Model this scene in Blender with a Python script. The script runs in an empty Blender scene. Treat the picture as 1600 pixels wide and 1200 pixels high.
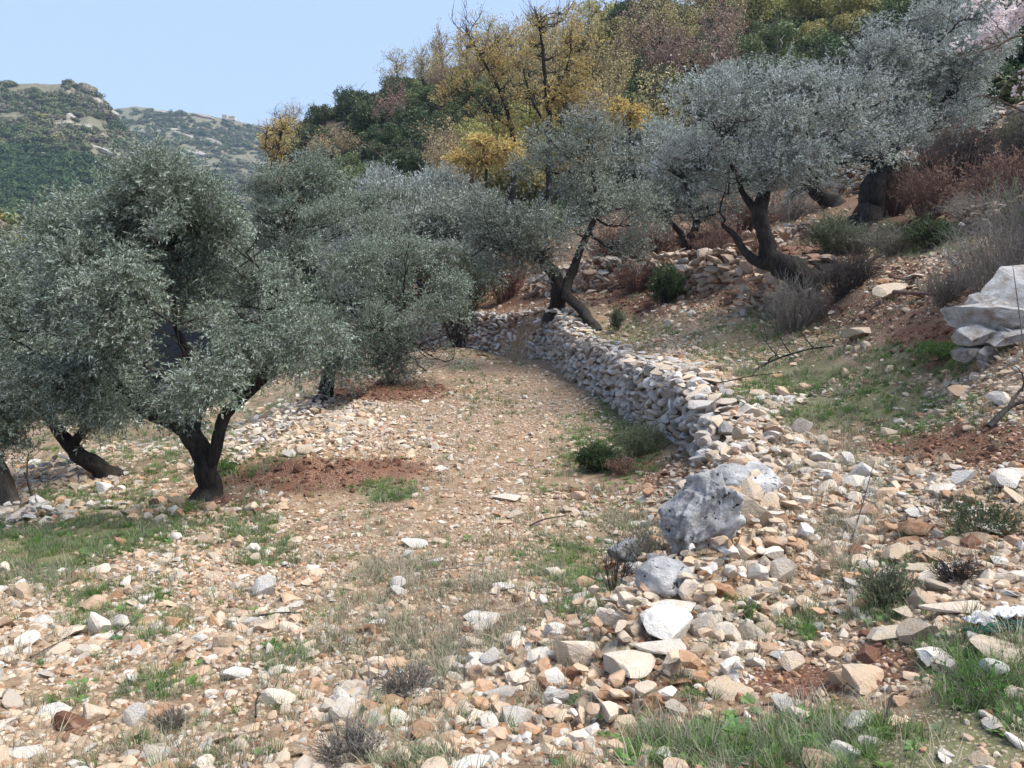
import bpy, math, random
import numpy as np
from mathutils import Vector, Matrix

# ------------------------------------------------------------------ camera, sky, sun, exposure
SC = bpy.context.scene
COL = SC.collection
EYE = 1.65
PITCH = math.radians(9.9)
FPX = 1208.0                     # focal length in pixels of a 1600 px wide picture
cam = bpy.data.objects.new('camera', bpy.data.cameras.new('camera'))
COL.objects.link(cam)
cam.location = (0, 0, EYE)
cam.rotation_euler = (math.pi / 2 - PITCH, 0, 0)
cam.data.sensor_width = 36.0
cam.data.lens = 36.0 * FPX / 1600.0
cam.data.clip_start = 0.05
cam.data.clip_end = 6000
SC.camera = cam

SUN_EL = math.radians(58); SUN_AZ = math.radians(98)      # azimuth from +Y towards +X
world = bpy.data.worlds.new('World'); SC.world = world
world.use_nodes = True
wn = world.node_tree; wn.nodes.clear()
sky = wn.nodes.new('ShaderNodeTexSky'); sky.sky_type = 'NISHITA'; sky.sun_disc = False
sky.sun_elevation = SUN_EL; sky.sun_rotation = SUN_AZ
sky.altitude = 300; sky.air_density = 1.1; sky.dust_density = 3.0; sky.ozone_density = 1.6
# a thin even veil of high cloud pales the blue
veil = wn.nodes.new('ShaderNodeMix'); veil.data_type = 'RGBA'
veil.inputs[0].default_value = 0.80
veil.inputs[7].default_value = (3.25, 4.35, 6.5, 1)
bg = wn.nodes.new('ShaderNodeBackground'); bg.inputs[1].default_value = 0.115
wo = wn.nodes.new('ShaderNodeOutputWorld')
wn.links.new(sky.outputs[0], veil.inputs[6]); wn.links.new(veil.outputs[2], bg.inputs[0])
wn.links.new(bg.outputs[0], wo.inputs[0])
sun = bpy.data.objects.new('sun', bpy.data.lights.new('sun', 'SUN')); COL.objects.link(sun)
sun.data.energy = 4.3; sun.data.angle = math.radians(42); sun.data.color = (1.0, 0.95, 0.87)
sd = Vector((math.sin(SUN_AZ) * math.cos(SUN_EL), math.cos(SUN_AZ) * math.cos(SUN_EL), math.sin(SUN_EL)))
sun.rotation_euler = sd.to_track_quat('Z', 'Y').to_euler(); sun.location = (20, 10, 60)
vs = SC.view_settings
vs.view_transform = 'Standard'; vs.look = 'None'; vs.exposure = 0.66; vs.gamma = 1; vs.use_curve_mapping = False
SC.cycles.use_denoising = True
SC.cycles.max_bounces = 6; SC.cycles.diffuse_bounces = 3; SC.cycles.transparent_max_bounces = 4
SC.cycles.transmission_bounces = 3; SC.cycles.volume_bounces = 0

rng = np.random.default_rng(7)
random.seed(7)

# ------------------------------------------------------------------ picture <-> place arithmetic (used once, to survey the site)
def ray(px, py):
    a = (px - 800) / FPX; b = -(py - 600) / FPX
    c, s = math.cos(PITCH), math.sin(PITCH)
    return np.array([a, c + b * s, -s + b * c])
def P(px, py, d):
    r = ray(px, py); r = r / r[1] * d
    return np.array([r[0], r[1], r[2] + EYE])
def proj(x, y, z):
    c, s = math.cos(PITCH), math.sin(PITCH)
    z = z - EYE
    f = y * c - z * s; u = y * s + z * c
    f = np.maximum(f, 0.05)
    return 800 + FPX * x / f, 600 - FPX * u / f

# ------------------------------------------------------------------ noise
_T = np.random.default_rng(3).random((256, 256))
def vnoise(x, y):
    xi = np.floor(x).astype(int); yi = np.floor(y).astype(int)
    fx = x - xi; fy = y - yi
    fx = fx * fx * (3 - 2 * fx); fy = fy * fy * (3 - 2 * fy)
    g = lambda i, j: _T[i & 255, j & 255]
    return (g(xi, yi) * (1 - fx) + g(xi + 1, yi) * fx) * (1 - fy) + (g(xi, yi + 1) * (1 - fx) + g(xi + 1, yi + 1) * fx) * fy
def fbm(x, y, o=4):
    s = 0; a = 0.5; t = 0
    for k in range(o):
        s = s + a * vnoise(x * 2 ** k + 17.3 * k, y * 2 ** k + 9.1 * k); t += a; a *= 0.5
    return s / t * 2 - 1
def fbm3(p, o=3):
    return (fbm(p[:, 0] + 3.1, p[:, 1] + p[:, 2] * 0.7, o) + fbm(p[:, 1] - 5.2, p[:, 2] - p[:, 0] * 0.6, o) + fbm(p[:, 2] + 1.7, p[:, 0] + p[:, 1] * 0.8, o)) / 3 * 1.6

# ------------------------------------------------------------------ terrain from surveyed points
def dz(px, py, z):          # z relative to the eye
    r = ray(px, py); return (px, py, z / r[2] * r[1])
far = [(500,290,110),(600,250,100),(700,240,92),(850,205,88),(1000,190,82),(1200,130,84),(1400,60,84),(1600,30,80),
       (435,236,126),(480,206,132),(560,176,132),(700,124,130),(820,105,130),(950,62,130),(1100,10,130),(1300,-50,130),(1600,-110,128),
       (1200,240,55),(1000,285,58),(800,330,60),(650,372,60),(520,385,70),(1400,160,55),(1600,120,52),(1000,340,42),(850,385,45),(1200,300,43)]
direct = []                  # (azimuth deg, distance, z rel eye)
for az, zs in ((-46,(-5.0,-10,-26,-45)),(-36,(-4.7,-9,-24,-42)),(-28,(-4.6,-8.4,-22,-40)),(-20,(-4.4,-7.6,-20,-34))):
    for d, z in zip((22,40,80,150), zs): direct.append((az, d, z))
for az, z in ((-15,-6),(-8,26),(0,32),(10,40),(22,46),(34,48),(44,48)): direct.append((az, 190, z))
for az in (-46,-30,-15): direct.append((az, 300, -50))
for az in (0,20,44): direct.append((az, 300, 38))
up = [dz(1100,592,-2.1),dz(1160,645,-2.15),dz(1000,557,-2.15),dz(925,528,-2.18),dz(1185,692,-2.2),dz(800,1200,-1.9),dz(1100,1200,-1.85),dz(1350,1200,-1.72),dz(1600,1200,-1.65),dz(1600,1000,-1.62),dz(1250,1000,-2.0),dz(1300,850,-2.1),dz(1600,850,-1.7),
      dz(1250,750,-2.15),dz(1600,720,-1.6),dz(1250,612,-2.1),dz(1450,620,-1.8),dz(1600,620,-1.35),dz(1080,850,-2.15),dz(1150,740,-2.3),
      (1500,470,11),(1600,470,9.5),(1400,475,12.5),dz(1250,530,-1.8),dz(1100,525,-1.95),dz(1000,515,-2.1),dz(880,490,-1.9),dz(850,503,-2.12),dz(905,508,-2.1),dz(780,494,-2.15),dz(850,478,-1.95),(700,490,30),(760,488,30),
      (1060,452,22),(1180,440,19.3),(1280,448,17),(1180,480,18),(1350,400,20),(1500,392,17),(1600,375,14),(1350,347,27),(1200,352,30),(1100,382,30),(950,440,28),(800,455,34),
      (1500,332,24),(1600,300,22),(1300,312,33),(1400,262,36),(1600,200,33),(1500,215,37),(1700,300,20),(1750,500,8),(1750,900,4)]
lo = [dz(0,1200,-2.0),dz(400,1200,-1.95),dz(800,1200,-1.9),dz(0,1050,-2.35),dz(400,1050,-2.25),dz(800,1050,-2.15),dz(1000,1100,-1.95),dz(0,930,-2.75),dz(400,900,-2.7),dz(800,900,-2.55),dz(1000,900,-2.45),
      dz(0,850,-2.95),dz(200,820,-2.95),dz(400,800,-2.95),dz(800,800,-2.95),dz(1000,800,-2.85),dz(400,765,-3.08),dz(800,700,-3.22),dz(1000,700,-3.2),dz(600,700,-3.22),dz(700,620,-3.38),dz(880,640,-3.32),dz(560,640,-3.35),
      dz(700,560,-3.45),dz(550,575,-3.5),dz(820,560,-3.5),dz(450,620,-3.6),dz(200,745,-3.5),dz(0,790,-3.3),dz(300,660,-3.7),dz(0,700,-4.1),dz(150,640,-4.3),(700,500,36),(650,450,45),
      (1200,600,14),(1400,600,14),(1300,800,6),(1600,900,5),(1400,500,24),(900,480,30),(-150,900,6),(-150,1100,3)]
def tps_fit(pts):
    A = []; T = []
    for px, py, d in pts:
        p = P(px, py, d); r = math.hypot(p[0], p[1]); A.append((math.atan2(p[0], p[1]) * 2.5, math.log(r))); T.append((p[2] - EYE) / r)
    for az, d, z in direct:
        A.append((math.radians(az) * 2.5, math.log(d))); T.append(z / d)
    A = np.array(A); T = np.array(T); n = len(A)
    R2 = ((A[:, None] - A[None]) ** 2).sum(-1)
    K = 0.5 * R2 * np.log(R2 + 1e-12) + np.eye(n) * 0.004
    M = np.zeros((n + 3, n + 3)); M[:n, :n] = K; M[:n, n] = 1; M[:n, n+1:] = A; M[n, :n] = 1; M[n+1:, :n] = A.T
    w = np.linalg.solve(M, np.concatenate([T, [0, 0, 0]]))
    return A, w
FU = tps_fit(up + far); FL = tps_fit(lo + far)
def tps_eval(F, u, v):
    A, w = F; out = w[-3] + w[-2] * u + w[-1] * v
    for k in range(len(A)):
        r2 = (u - A[k, 0]) ** 2 + (v - A[k, 1]) ** 2
        out = out + w[k] * 0.5 * r2 * np.log(r2 + 1e-12)
    return out
WALL = np.array([(-0.6,1.0),(0.1,2.7),(0.85,4.2),(1.55,5.6),(1.98,7.4),(2.45,9.0),(2.62,10.4),(2.55,12.4),(2.2,16.0),(1.68,19.8),(0.95,24.0),(-0.9,26.8),(-4.0,29.0),(-9,31)])
EDGE = np.array([P(*dz(-160,860,-3.1))[:2], P(*dz(0,838,-3.05))[:2], P(*dz(150,812,-3.05))[:2], P(*dz(260,785,-3.08))[:2], P(*dz(335,752,-3.12))[:2], P(*dz(410,705,-3.2))[:2], P(*dz(520,645,-3.35))[:2], P(*dz(575,605,-3.4))[:2], P(*dz(610,570,-3.45))[:2]])
def side(poly, x, y):        # signed distance to polyline, + on the right side looking along it
    best = np.full(x.shape, 1e9); sg = np.ones(x.shape); tt = np.zeros(x.shape); acc = 0
    for a, b in zip(poly[:-1], poly[1:]):
        d = b - a; L = math.hypot(*d); d = d / L
        t = np.clip((x - a[0]) * d[0] + (y - a[1]) * d[1], 0, L)
        cx = a[0] + d[0] * t; cy = a[1] + d[1] * t
        q = np.hypot(x - cx, y - cy); s = (x - a[0]) * d[1] - (y - a[1]) * d[0]
        m = q < best - 1e-9
        best = np.where(m, q, best); sg = np.where(m, np.sign(s), sg); tt = np.where(m, acc + t, tt); acc += L
    return best * sg, tt
def sstep(a, b, x):
    t = np.clip((x - a) / (b - a), 0, 1); return t * t * (3 - 2 * t)
def H(x, y, fine=True):
    x = np.atleast_1d(np.asarray(x, float)); y = np.atleast_1d(np.asarray(y, float))
    r = np.hypot(x, y); az = np.arctan2(x, y)
    azc = np.clip(az, -0.85, 0.85)
    rc = np.clip(r, 2.0, 300)
    u = azc * 2.5; v = np.log(rc)
    zu = tps_eval(FU, u, v) * rc; zl = tps_eval(FL, u, v) * rc
    s, t = side(WALL, x, y)
    wdt = np.where(y < 8.5, 0.9, 0.16) + sstep(9.5, 7.0, y) * 0.0
    wdt = 0.16 + 0.8 * sstep(9.5, 6.5, y) + 2.5 * sstep(30, 36, y)
    k = sstep(-0.5 * wdt, wdt * 0.5, s - 0.10)
    k = np.where(r > 45, 1, k)
    z = zl * (1 - k) + zu * k
    e, te = side(EDGE, x, y)
    mask = sstep(30, 24, r) * sstep(3.0, 6.0, r)
    z = z - 0.38 * sstep(0.15, -0.15, e + 0.12 * fbm(x * 1.3, y * 1.3, 2)) * mask
    # little stone-edged steps of the old hillside terraces, right of the wall
    tk = k * sstep(13, 17, r) * sstep(48, 40, r)
    z = z + tk * 0.16 * (np.abs(((z * 1.1 + 0.3 * fbm(x * .25, y * .25, 2)) % 1.0) - 0.5) * 2 - 0.5) * 1.6
    z = z + EYE - 0.0
    b = sstep(3.2, 1.4, r); z = z * (1 - b) + (EYE - 1.78) * b
    back = sstep(0.95, 1.9, np.abs(az)); z = z * (1 - back) + (-0.1 - 0.002 * r) * back
    ff = sstep(300, 700, r); z = z * (1 - ff) + (-60) * ff
    z = z + 0.035 * fbm(x * 1.1, y * 1.1, 3) * sstep(200, 20, r) + 0.10 * fbm(x * 0.35, y * 0.35, 3) * sstep(3, 8, r) + 0.9 * fbm(x * .06, y * .06, 3) * sstep(50, 90, r)
    z = z + 0.20 * np.exp(-(s / .5) ** 2) * sstep(3.2, 4.4, y) * sstep(9.6, 7.5, y) * (1 + .5 * fbm(x * 2, y * 2, 2))
    mx, my = MOUND; z = z + 0.30 * np.exp(-(((x - mx) / 1.1) ** 2 + ((y - my) / 0.75) ** 2)) * (1 + .4 * fbm(x * 4, y * 4, 2))
    if fine: z = z + 0.012 * fbm(x * 6, y * 6, 2) * sstep(25, 8, r)
    return z
MOUND = P(*dz(500, 752, -3.12))[:2]
_dd = np.exp(np.linspace(math.log(1.3), math.log(190), 1400))
def hit(px, py):
    r = ray(px, py); r = r / math.hypot(r[0], r[1])
    z = EYE + r[2] * _dd; h = H(r[0] * _dd, r[1] * _dd)
    b = np.nonzero(z < h)[0]
    if len(b) == 0: i = len(_dd) - 1
    else: i = max(b[0], 1)
    if len(b):
        a0 = z[i-1] - h[i-1]; a1 = z[i] - h[i]; f = a0 / (a0 - a1 + 1e-12); d = _dd[i-1] + (_dd[i] - _dd[i-1]) * f
    else: d = _dd[i]
    return np.array([r[0] * d, r[1] * d, float(H(r[0] * d, r[1] * d)[0])])

# ------------------------------------------------------------------ mesh helpers
def mesh_np(name, V, faces, smooth=False):
    me = bpy.data.meshes.new(name)
    V = np.asarray(V, np.float32)
    if not isinstance(faces, list): faces = [faces]
    faces = [np.asarray(f, np.int32) for f in faces if len(f)]
    loops = np.concatenate([f.ravel() for f in faces]) if faces else np.zeros(0, np.int32)
    starts = []; o = 0
    for f in faces:
        starts.append(o + np.arange(len(f)) * f.shape[1]); o += f.size
    starts = np.concatenate(starts) if faces else np.zeros(0, int)
    me.vertices.add(len(V)); me.vertices.foreach_set('co', V.ravel())
    if len(loops):
        me.loops.add(len(loops)); me.loops.foreach_set('vertex_index', loops)
        me.polygons.add(len(starts)); me.polygons.foreach_set('loop_start', starts.astype(np.int32))
        me.update(calc_edges=True)
        if smooth: me.polygons.foreach_set('use_smooth', np.ones(len(starts), bool))
        else: me.polygons.foreach_set('use_smooth', np.zeros(len(starts), bool))
    return me
def attr(me, name, typ, data, dom='POINT'):
    a = me.attributes.new(name, typ, dom)
    key = {'FLOAT': 'value', 'INT': 'value', 'FLOAT_VECTOR': 'vector', 'FLOAT_COLOR': 'color'}[typ]
    a.data.foreach_set(key, np.asarray(data, np.int32 if typ == 'INT' else np.float32).ravel())
def link(name, me, mat=None, parent=None):
    o = bpy.data.objects.new(name, me); COL.objects.link(o)
    if mat is not None and len(me.materials) == 0: me.materials.append(mat)
    if parent is not None: o.parent = parent
    return o
def tag(o, label=None, cat=None, group=None, kind=None):
    if label: o['label'] = label
    if cat: o['category'] = cat
    if group: o['group'] = group
    if kind: o['kind'] = kind
    return o
def empty(name, loc, label, cat, group=None):
    o = bpy.data.objects.new(name, None); COL.objects.link(o); o.location = [float(c) for c in loc]
    o.empty_display_size = 0.2
    return tag(o, label, cat, group)
def tube(pts, rad, k=6, rough=0.0, cap=True):
    pts = np.asarray(pts, float); rad = np.asarray(rad, float); n = len(pts)
    tan = np.gradient(pts, axis=0); tan /= np.linalg.norm(tan, axis=1)[:, None] + 1e-9
    ref = np.array([0.31, 0.2, 0.93]); V = []
    a0 = np.cross(tan[0], ref); a0 /= np.linalg.norm(a0) + 1e-9
    ang = np.arange(k) / k * 2 * math.pi
    for i in range(n):
        a0 = a0 - tan[i] * a0.dot(tan[i]); a0 /= np.linalg.norm(a0) + 1e-9
        b0 = np.cross(tan[i], a0)
        rr = rad[i] * np.ones(k)
        if rough: rr = rr * (1 + rough * (np.sin(ang * 3 + 1.3 + i * .35) * .5 + np.sin(ang * 5 + i * .8) * .35 + (rng.random(k) - .5) * .6))
        V.append(pts[i] + (np.cos(ang) * rr)[:, None] * a0 + (np.sin(ang) * rr)[:, None] * b0)
    V = np.concatenate(V)
    i = np.arange(n - 1)[:, None] * k; j = np.arange(k)[None]; jn = (j + 1) % k
    F = np.stack([i + j, i + jn, i + k + jn, i + k + j], -1).reshape(-1, 4)
    if cap:
        V = np.concatenate([V, pts[-1:] + tan[-1:] * rad[-1] * .5])
        t = len(V) - 1; e = (n - 1) * k
        cf = np.array([[e + a, e + (a + 1) % k, t, t] for a in range(k)])
        return V, F, cf[:, :3]
    return V, F, np.zeros((0, 3), int)
class MB:
    def __init__(s): s.V = []; s.Q = []; s.T = []; s.n = 0
    def add(s, V, Q=None, T=None):
        s.V.append(np.asarray(V, float))
        if Q is not None and len(Q): s.Q.append(np.asarray(Q) + s.n)
        if T is not None and len(T): s.T.append(np.asarray(T) + s.n)
        s.n += len(V)
    def tube(s, *a, **k): s.add(*tube(*a, **k))
    def mesh(s, name, smooth=False, origin=None):
        V = np.concatenate(s.V) if s.V else np.zeros((0, 3))
        if origin is not None: V = V - np.asarray(origin)
        f = []
        if s.Q: f.append(np.concatenate(s.Q))
        if s.T: f.append(np.concatenate(s.T))
        return mesh_np(name, V, f, smooth)
def smooth_path(pts, n=6):
    pts = np.asarray(pts, float)
    if len(pts) < 3: 
        t = np.linspace(0, 1, n)[:, None]; return pts[0] * (1 - t) + pts[-1] * t
    out = []
    p = np.vstack([2 * pts[0] - pts[1], pts, 2 * pts[-1] - pts[-2]])
    for i in range(1, len(p) - 2):
        for t in np.arange(n) / n:
            out.append(0.5 * ((2 * p[i]) + (-p[i-1] + p[i+1]) * t + (2*p[i-1] - 5*p[i] + 4*p[i+1] - p[i+2]) * t * t + (-p[i-1] + 3*p[i] - 3*p[i+1] + p[i+2]) * t ** 3))
    out.append(p[-2]); return np.array(out)
def bez(a, b, c, n):
    t = np.linspace(0, 1, n)[:, None]; return a * (1 - t) ** 2 + b * 2 * t * (1 - t) + c * t * t

# ------------------------------------------------------------------ materials
def mat(name):
    m = bpy.data.materials.new(name); m.use_nodes = True
    nt = m.node_tree; nt.nodes.clear()
    out = nt.nodes.new('ShaderNodeOutputMaterial'); b = nt.nodes.new('ShaderNodeBsdfPrincipled')
    nt.links.new(b.outputs[0], out.inputs[0]); b.inputs['Roughness'].default_value = 0.9
    b.inputs['Specular IOR Level'].default_value = 0.2
    return m, nt, b, out
def N(nt, t, **k):
    n = nt.nodes.new(t)
    for a, v in k.items(): setattr(n, a, v)
    return n
def noise(nt, vec, scale, detail=4, rough=0.6):
    n = N(nt, 'ShaderNodeTexNoise'); n.inputs['Scale'].default_value = scale; n.inputs['Detail'].default_value = detail
    n.inputs['Roughness'].default_value = rough
    if vec is not None: nt.links.new(vec, n.inputs['Vector'])
    return n.outputs[0]
def ramp(nt, fac, stops):
    r = N(nt, 'ShaderNodeValToRGB'); e = r.color_ramp.elements
    while len(e) < len(stops): e.new(0.5)
    for q, (p, c) in zip(e, stops): q.position = p; q.color = (*c, 1) if len(c) == 3 else c
    nt.links.new(fac, r.inputs[0]); return r.outputs[0]
def mix(nt, fac, a, b, blend='MIX'):
    m = N(nt, 'ShaderNodeMix', data_type='RGBA', blend_type=blend)
    for s, v in ((0, fac), (6, a), (7, b)):
        if hasattr(v, 'is_linked'): nt.links.new(v, m.inputs[s])
        else: m.inputs[s].default_value = v if s == 0 else (*v, 1)
    return m.outputs[2]
def math_(nt, op, a, b=0.0, clamp=False):
    m = N(nt, 'ShaderNodeMath', operation=op, use_clamp=clamp)
    for s, v in ((0, a), (1, b)):
        if hasattr(v, 'is_linked'): nt.links.new(v, m.inputs[s])
        else: m.inputs[s].default_value = v
    return m.outputs[0]
def bump(nt, b, h, strength, dist):
    n = N(nt, 'ShaderNodeBump'); n.inputs['Strength'].default_value = strength; n.inputs['Distance'].default_value = dist
    nt.links.new(h, n.inputs['Height']); nt.links.new(n.outputs[0], b.inputs['Normal'])

def stone_material():
    m, nt, b, _ = mat('limestone')
    at = N(nt, 'ShaderNodeAttribute', attribute_type='INSTANCER', attribute_name='tint')
    tc = N(nt, 'ShaderNodeTexCoord'); oi = N(nt, 'ShaderNodeObjectInfo')
    v = N(nt, 'ShaderNodeVectorMath', operation='ADD'); nt.links.new(tc.outputs['Object'], v.inputs[0])
    sc = N(nt, 'ShaderNodeVectorMath', operation='SCALE'); nt.links.new(oi.outputs['Random'], sc.inputs[3]); sc.inputs[0].default_value = (37, 19, 53)
    nt.links.new(sc.outputs[0], v.inputs[1])
    n1 = noise(nt, v.outputs[0], 1.3, 5, .65); n2 = noise(nt, v.outputs[0], 7, 5, .7)
    t = math_(nt, 'ADD', at.outputs['Fac'], math_(nt, 'MULTIPLY', math_(nt, 'SUBTRACT', n1, .5), .55))
    c = ramp(nt, t, [(0.0, (.64, .61, .56)), (.18, (.61, .52, .42)), (.45, (.57, .44, .31)), (.65, (.54, .37, .25)), (.85, (.44, .25, .14)), (1.0, (.165, .08, .05))])
    c = mix(nt, math_(nt, 'MULTIPLY', ramp(nt, n2, [(.52, (0,)*3), (.72, (1,)*3)]), .38), c, (.30, .23, .17))
    c = mix(nt, math_(nt, 'MULTIPLY', ramp(nt, n1, [(.3, (1,)*3), (.45, (0,)*3)]), .35), c, (.27, .27, .28))
    hv = math_(nt, 'ADD', math_(nt, 'MULTIPLY', oi.outputs['Random'], .45), .74)
    hs = N(nt, 'ShaderNodeHueSaturation'); nt.links.new(c, hs.inputs['Color']); nt.links.new(hv, hs.inputs['Value'])
    nt.links.new(hs.outputs[0], b.inputs['Base Color'])
    bump(nt, b, n2, .5, .12)
    return m
def rock_material(name, cols, scale=1.0, pit=True, bstr=.9):
    m, nt, b, _ = mat(name)
    tc = N(nt, 'ShaderNodeTexCoord')
    n1 = noise(nt, tc.outputs['Object'], 2.2 * scale, 8, .65); n2 = noise(nt, tc.outputs['Object'], 14 * scale, 6, .7)
    c = ramp(nt, n1, [(.32, cols[0]), (.5, cols[1]), (.66, cols[2])])
    c = mix(nt, ramp(nt, n2, [(.55, (0,)*3), (.72, (.8,)*3)]), c, cols[3])
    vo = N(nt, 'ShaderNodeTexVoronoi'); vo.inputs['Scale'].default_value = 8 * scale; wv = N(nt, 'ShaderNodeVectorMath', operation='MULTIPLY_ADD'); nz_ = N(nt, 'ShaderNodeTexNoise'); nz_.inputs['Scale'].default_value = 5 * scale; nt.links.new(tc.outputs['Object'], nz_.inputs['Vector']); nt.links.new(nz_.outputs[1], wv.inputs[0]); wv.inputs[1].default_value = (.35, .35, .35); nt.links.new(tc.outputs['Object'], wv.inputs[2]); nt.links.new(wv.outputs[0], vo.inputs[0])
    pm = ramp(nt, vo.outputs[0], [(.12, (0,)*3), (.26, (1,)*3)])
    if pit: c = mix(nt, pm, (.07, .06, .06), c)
    nt.links.new(c, b.inputs['Base Color'])
    h = math_(nt, 'ADD', n2, math_(nt, 'MULTIPLY', pm, .5 if pit else 0)); bump(nt, b, h, bstr, .05)
    return m
def leaf_material(name, top, under, var=.35, trans=.35, far_=False, rough=.55):
    m, nt, b, out = mat(name)
    geo = N(nt, 'ShaderNodeNewGeometry'); oi = N(nt, 'ShaderNodeObjectInfo')
    a = mix(nt, geo.outputs['Backfacing'], top, under)
    tc = N(nt, 'ShaderNodeTexCoord'); rn = noise(nt, geo.outputs['Position'], 1.1 if not far_ else .35, 3)
    isl = geo.outputs['Random Per Island']
    r = math_(nt, 'ADD', math_(nt, 'MULTIPLY', isl, .55), math_(nt, 'MULTIPLY', rn, .75))
    r = math_(nt, 'ADD', r, math_(nt, 'MULTIPLY', oi.outputs['Random'], .5))
    hs = N(nt, 'ShaderNodeHueSaturation'); nt.links.new(a, hs.inputs['Color'])
    nt.links.new(math_(nt, 'ADD', math_(nt, 'MULTIPLY', r, var * 2), 1 - var * 1.6), hs.inputs['Value'])
    nt.links.new(math_(nt, 'ADD', math_(nt, 'MULTIPLY', oi.outputs['Random'], .035), .483), hs.inputs['Hue'])
    nt.links.new(hs.outputs[0], b.inputs['Base Color']); b.inputs['Roughness'].default_value = rough
    b.inputs['Specular IOR Level'].default_value = .35
    if trans:
        tr = N(nt, 'ShaderNodeBsdfTranslucent'); nt.links.new(hs.outputs[0], tr.inputs[0])
        mx = N(nt, 'ShaderNodeMixShader'); mx.inputs[0].default_value = trans
        nt.links.new(b.outputs[0], mx.inputs[1]); nt.links.new(tr.outputs[0], mx.inputs[2]); nt.links.new(mx.outputs[0], out.inputs[0])
    return m
def bark_material(name, c0, c1, sc=1.0):
    m, nt, b, _ = mat(name)
    tc = N(nt, 'ShaderNodeTexCoord'); mp = N(nt, 'ShaderNodeMapping'); mp.inputs['Scale'].default_value = (1, 1, .28)
    nt.links.new(tc.outputs['Object'], mp.inputs[0])
    n1 = noise(nt, mp.outputs[0], 16 * sc, 7, .7); n2 = noise(nt, tc.outputs['Object'], 2.5, 3)
    c = ramp(nt, n1, [(.35, c0), (.65, c1)]); c = mix(nt, ramp(nt, n2, [(.5, (0,)*3), (.7, (.35,)*3)]), c, (.11, .11, .10))
    nt.links.new(c, b.inputs['Base Color']); bump(nt, b, n1, 1.0, .05)
    return m
M_STONE = stone_material()
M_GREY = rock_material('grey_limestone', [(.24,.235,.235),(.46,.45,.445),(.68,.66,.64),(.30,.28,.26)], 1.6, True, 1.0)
M_WHITE = rock_material('white_limestone', [(.30,.23,.17),(.52,.49,.46),(.68,.67,.66),(.33,.28,.23)], 1.3, False, 1.0)
M_BARK = bark_material('olive_bark', (.012,.010,.009), (.055,.046,.040))
M_BARK2 = bark_material('grey_bark', (.05,.042,.035), (.16,.135,.11))
M_TWIG = bark_material('twig_bark', (.07,.055,.045), (.2,.165,.13))
M_OLIVE = leaf_material('olive_leaf', (.105,.145,.085), (.38,.43,.37), .42, .3)
M_OLIVE2 = leaf_material('olive_leaf_grey', (.22,.255,.21), (.50,.53,.51), .32, .3)
M_OLIVE3 = leaf_material('olive_leaf_dusty', (.15,.17,.125), (.38,.41,.36), .40, .25)

# ------------------------------------------------------------------ geometry-node scatter (only for what nobody could count)
def protos(name, meshes):
    c = bpy.data.collections.new(name)
    for i, me in enumerate(meshes):
        o = bpy.data.objects.new('%s_%02d' % (name, i), me); c.objects.link(o)
    return c
_groups = {}
def scatter_group(coll):
    if coll.name in _groups: return _groups[coll.name]
    g = bpy.data.node_groups.new('scatter_' + coll.name, 'GeometryNodeTree')
    g.interface.new_socket('Geometry', in_out='INPUT', socket_type='NodeSocketGeometry')
    g.interface.new_socket('Geometry', in_out='OUTPUT', socket_type='NodeSocketGeometry')
    gi = g.nodes.new('NodeGroupInput'); go = g.nodes.new('NodeGroupOutput')
    ip = g.nodes.new('GeometryNodeInstanceOnPoints'); ci = g.nodes.new('GeometryNodeCollectionInfo')
    ci.inputs['Collection'].default_value = coll; ci.inputs['Separate Children'].default_value = True; ci.inputs['Reset Children'].default_value = True
    def na(n, t):
        a = g.nodes.new('GeometryNodeInputNamedAttribute'); a.data_type = t; a.inputs['Name'].default_value = n; return a.outputs['Attribute']
    g.links.new(gi.outputs[0], ip.inputs['Points']); g.links.new(ci.outputs[0], ip.inputs['Instance'])
    ip.inputs['Pick Instance'].default_value = True
    g.links.new(na('idx', 'INT'), ip.inputs['Instance Index']); g.links.new(na('rot', 'FLOAT_VECTOR'), ip.inputs['Rotation'])
    g.links.new(na('scl', 'FLOAT_VECTOR'), ip.inputs['Scale']); g.links.new(ip.outputs[0], go.inputs[0])
    _groups[coll.name] = g; return g
def scatter(name, coll, nproto, pos, rot, scl, tint=None, parent=None, idx=None, origin=None):
    pos = np.asarray(pos, float)
    if origin is not None: pos = pos - np.asarray(origin)
    me = mesh_np(name, pos, [])
    n = len(pos)
    attr(me, 'rot', 'FLOAT_VECTOR', rot); attr(me, 'scl', 'FLOAT_VECTOR', scl)
    attr(me, 'idx', 'INT', rng.integers(0, nproto, n) if idx is None else idx)
    attr(me, 'tint', 'FLOAT', np.full(n, .4) if tint is None else tint)
    o = link(name, me, None, parent)
    md = o.modifiers.new('scatter', 'NODES'); md.node_group = scatter_group(coll)
    return o
def dir_euler(D, roll=None):
    """euler XYZ turning +Z onto each direction D"""
    D = D / (np.linalg.norm(D, axis=1)[:, None] + 1e-9)
    th = np.arccos(np.clip(D[:, 2], -1, 1)); ph = np.arctan2(D[:, 1], D[:, 0])
    E = np.zeros_like(D); E[:, 1] = th; E[:, 2] = ph
    return E     # roll comes from the proto variety

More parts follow.
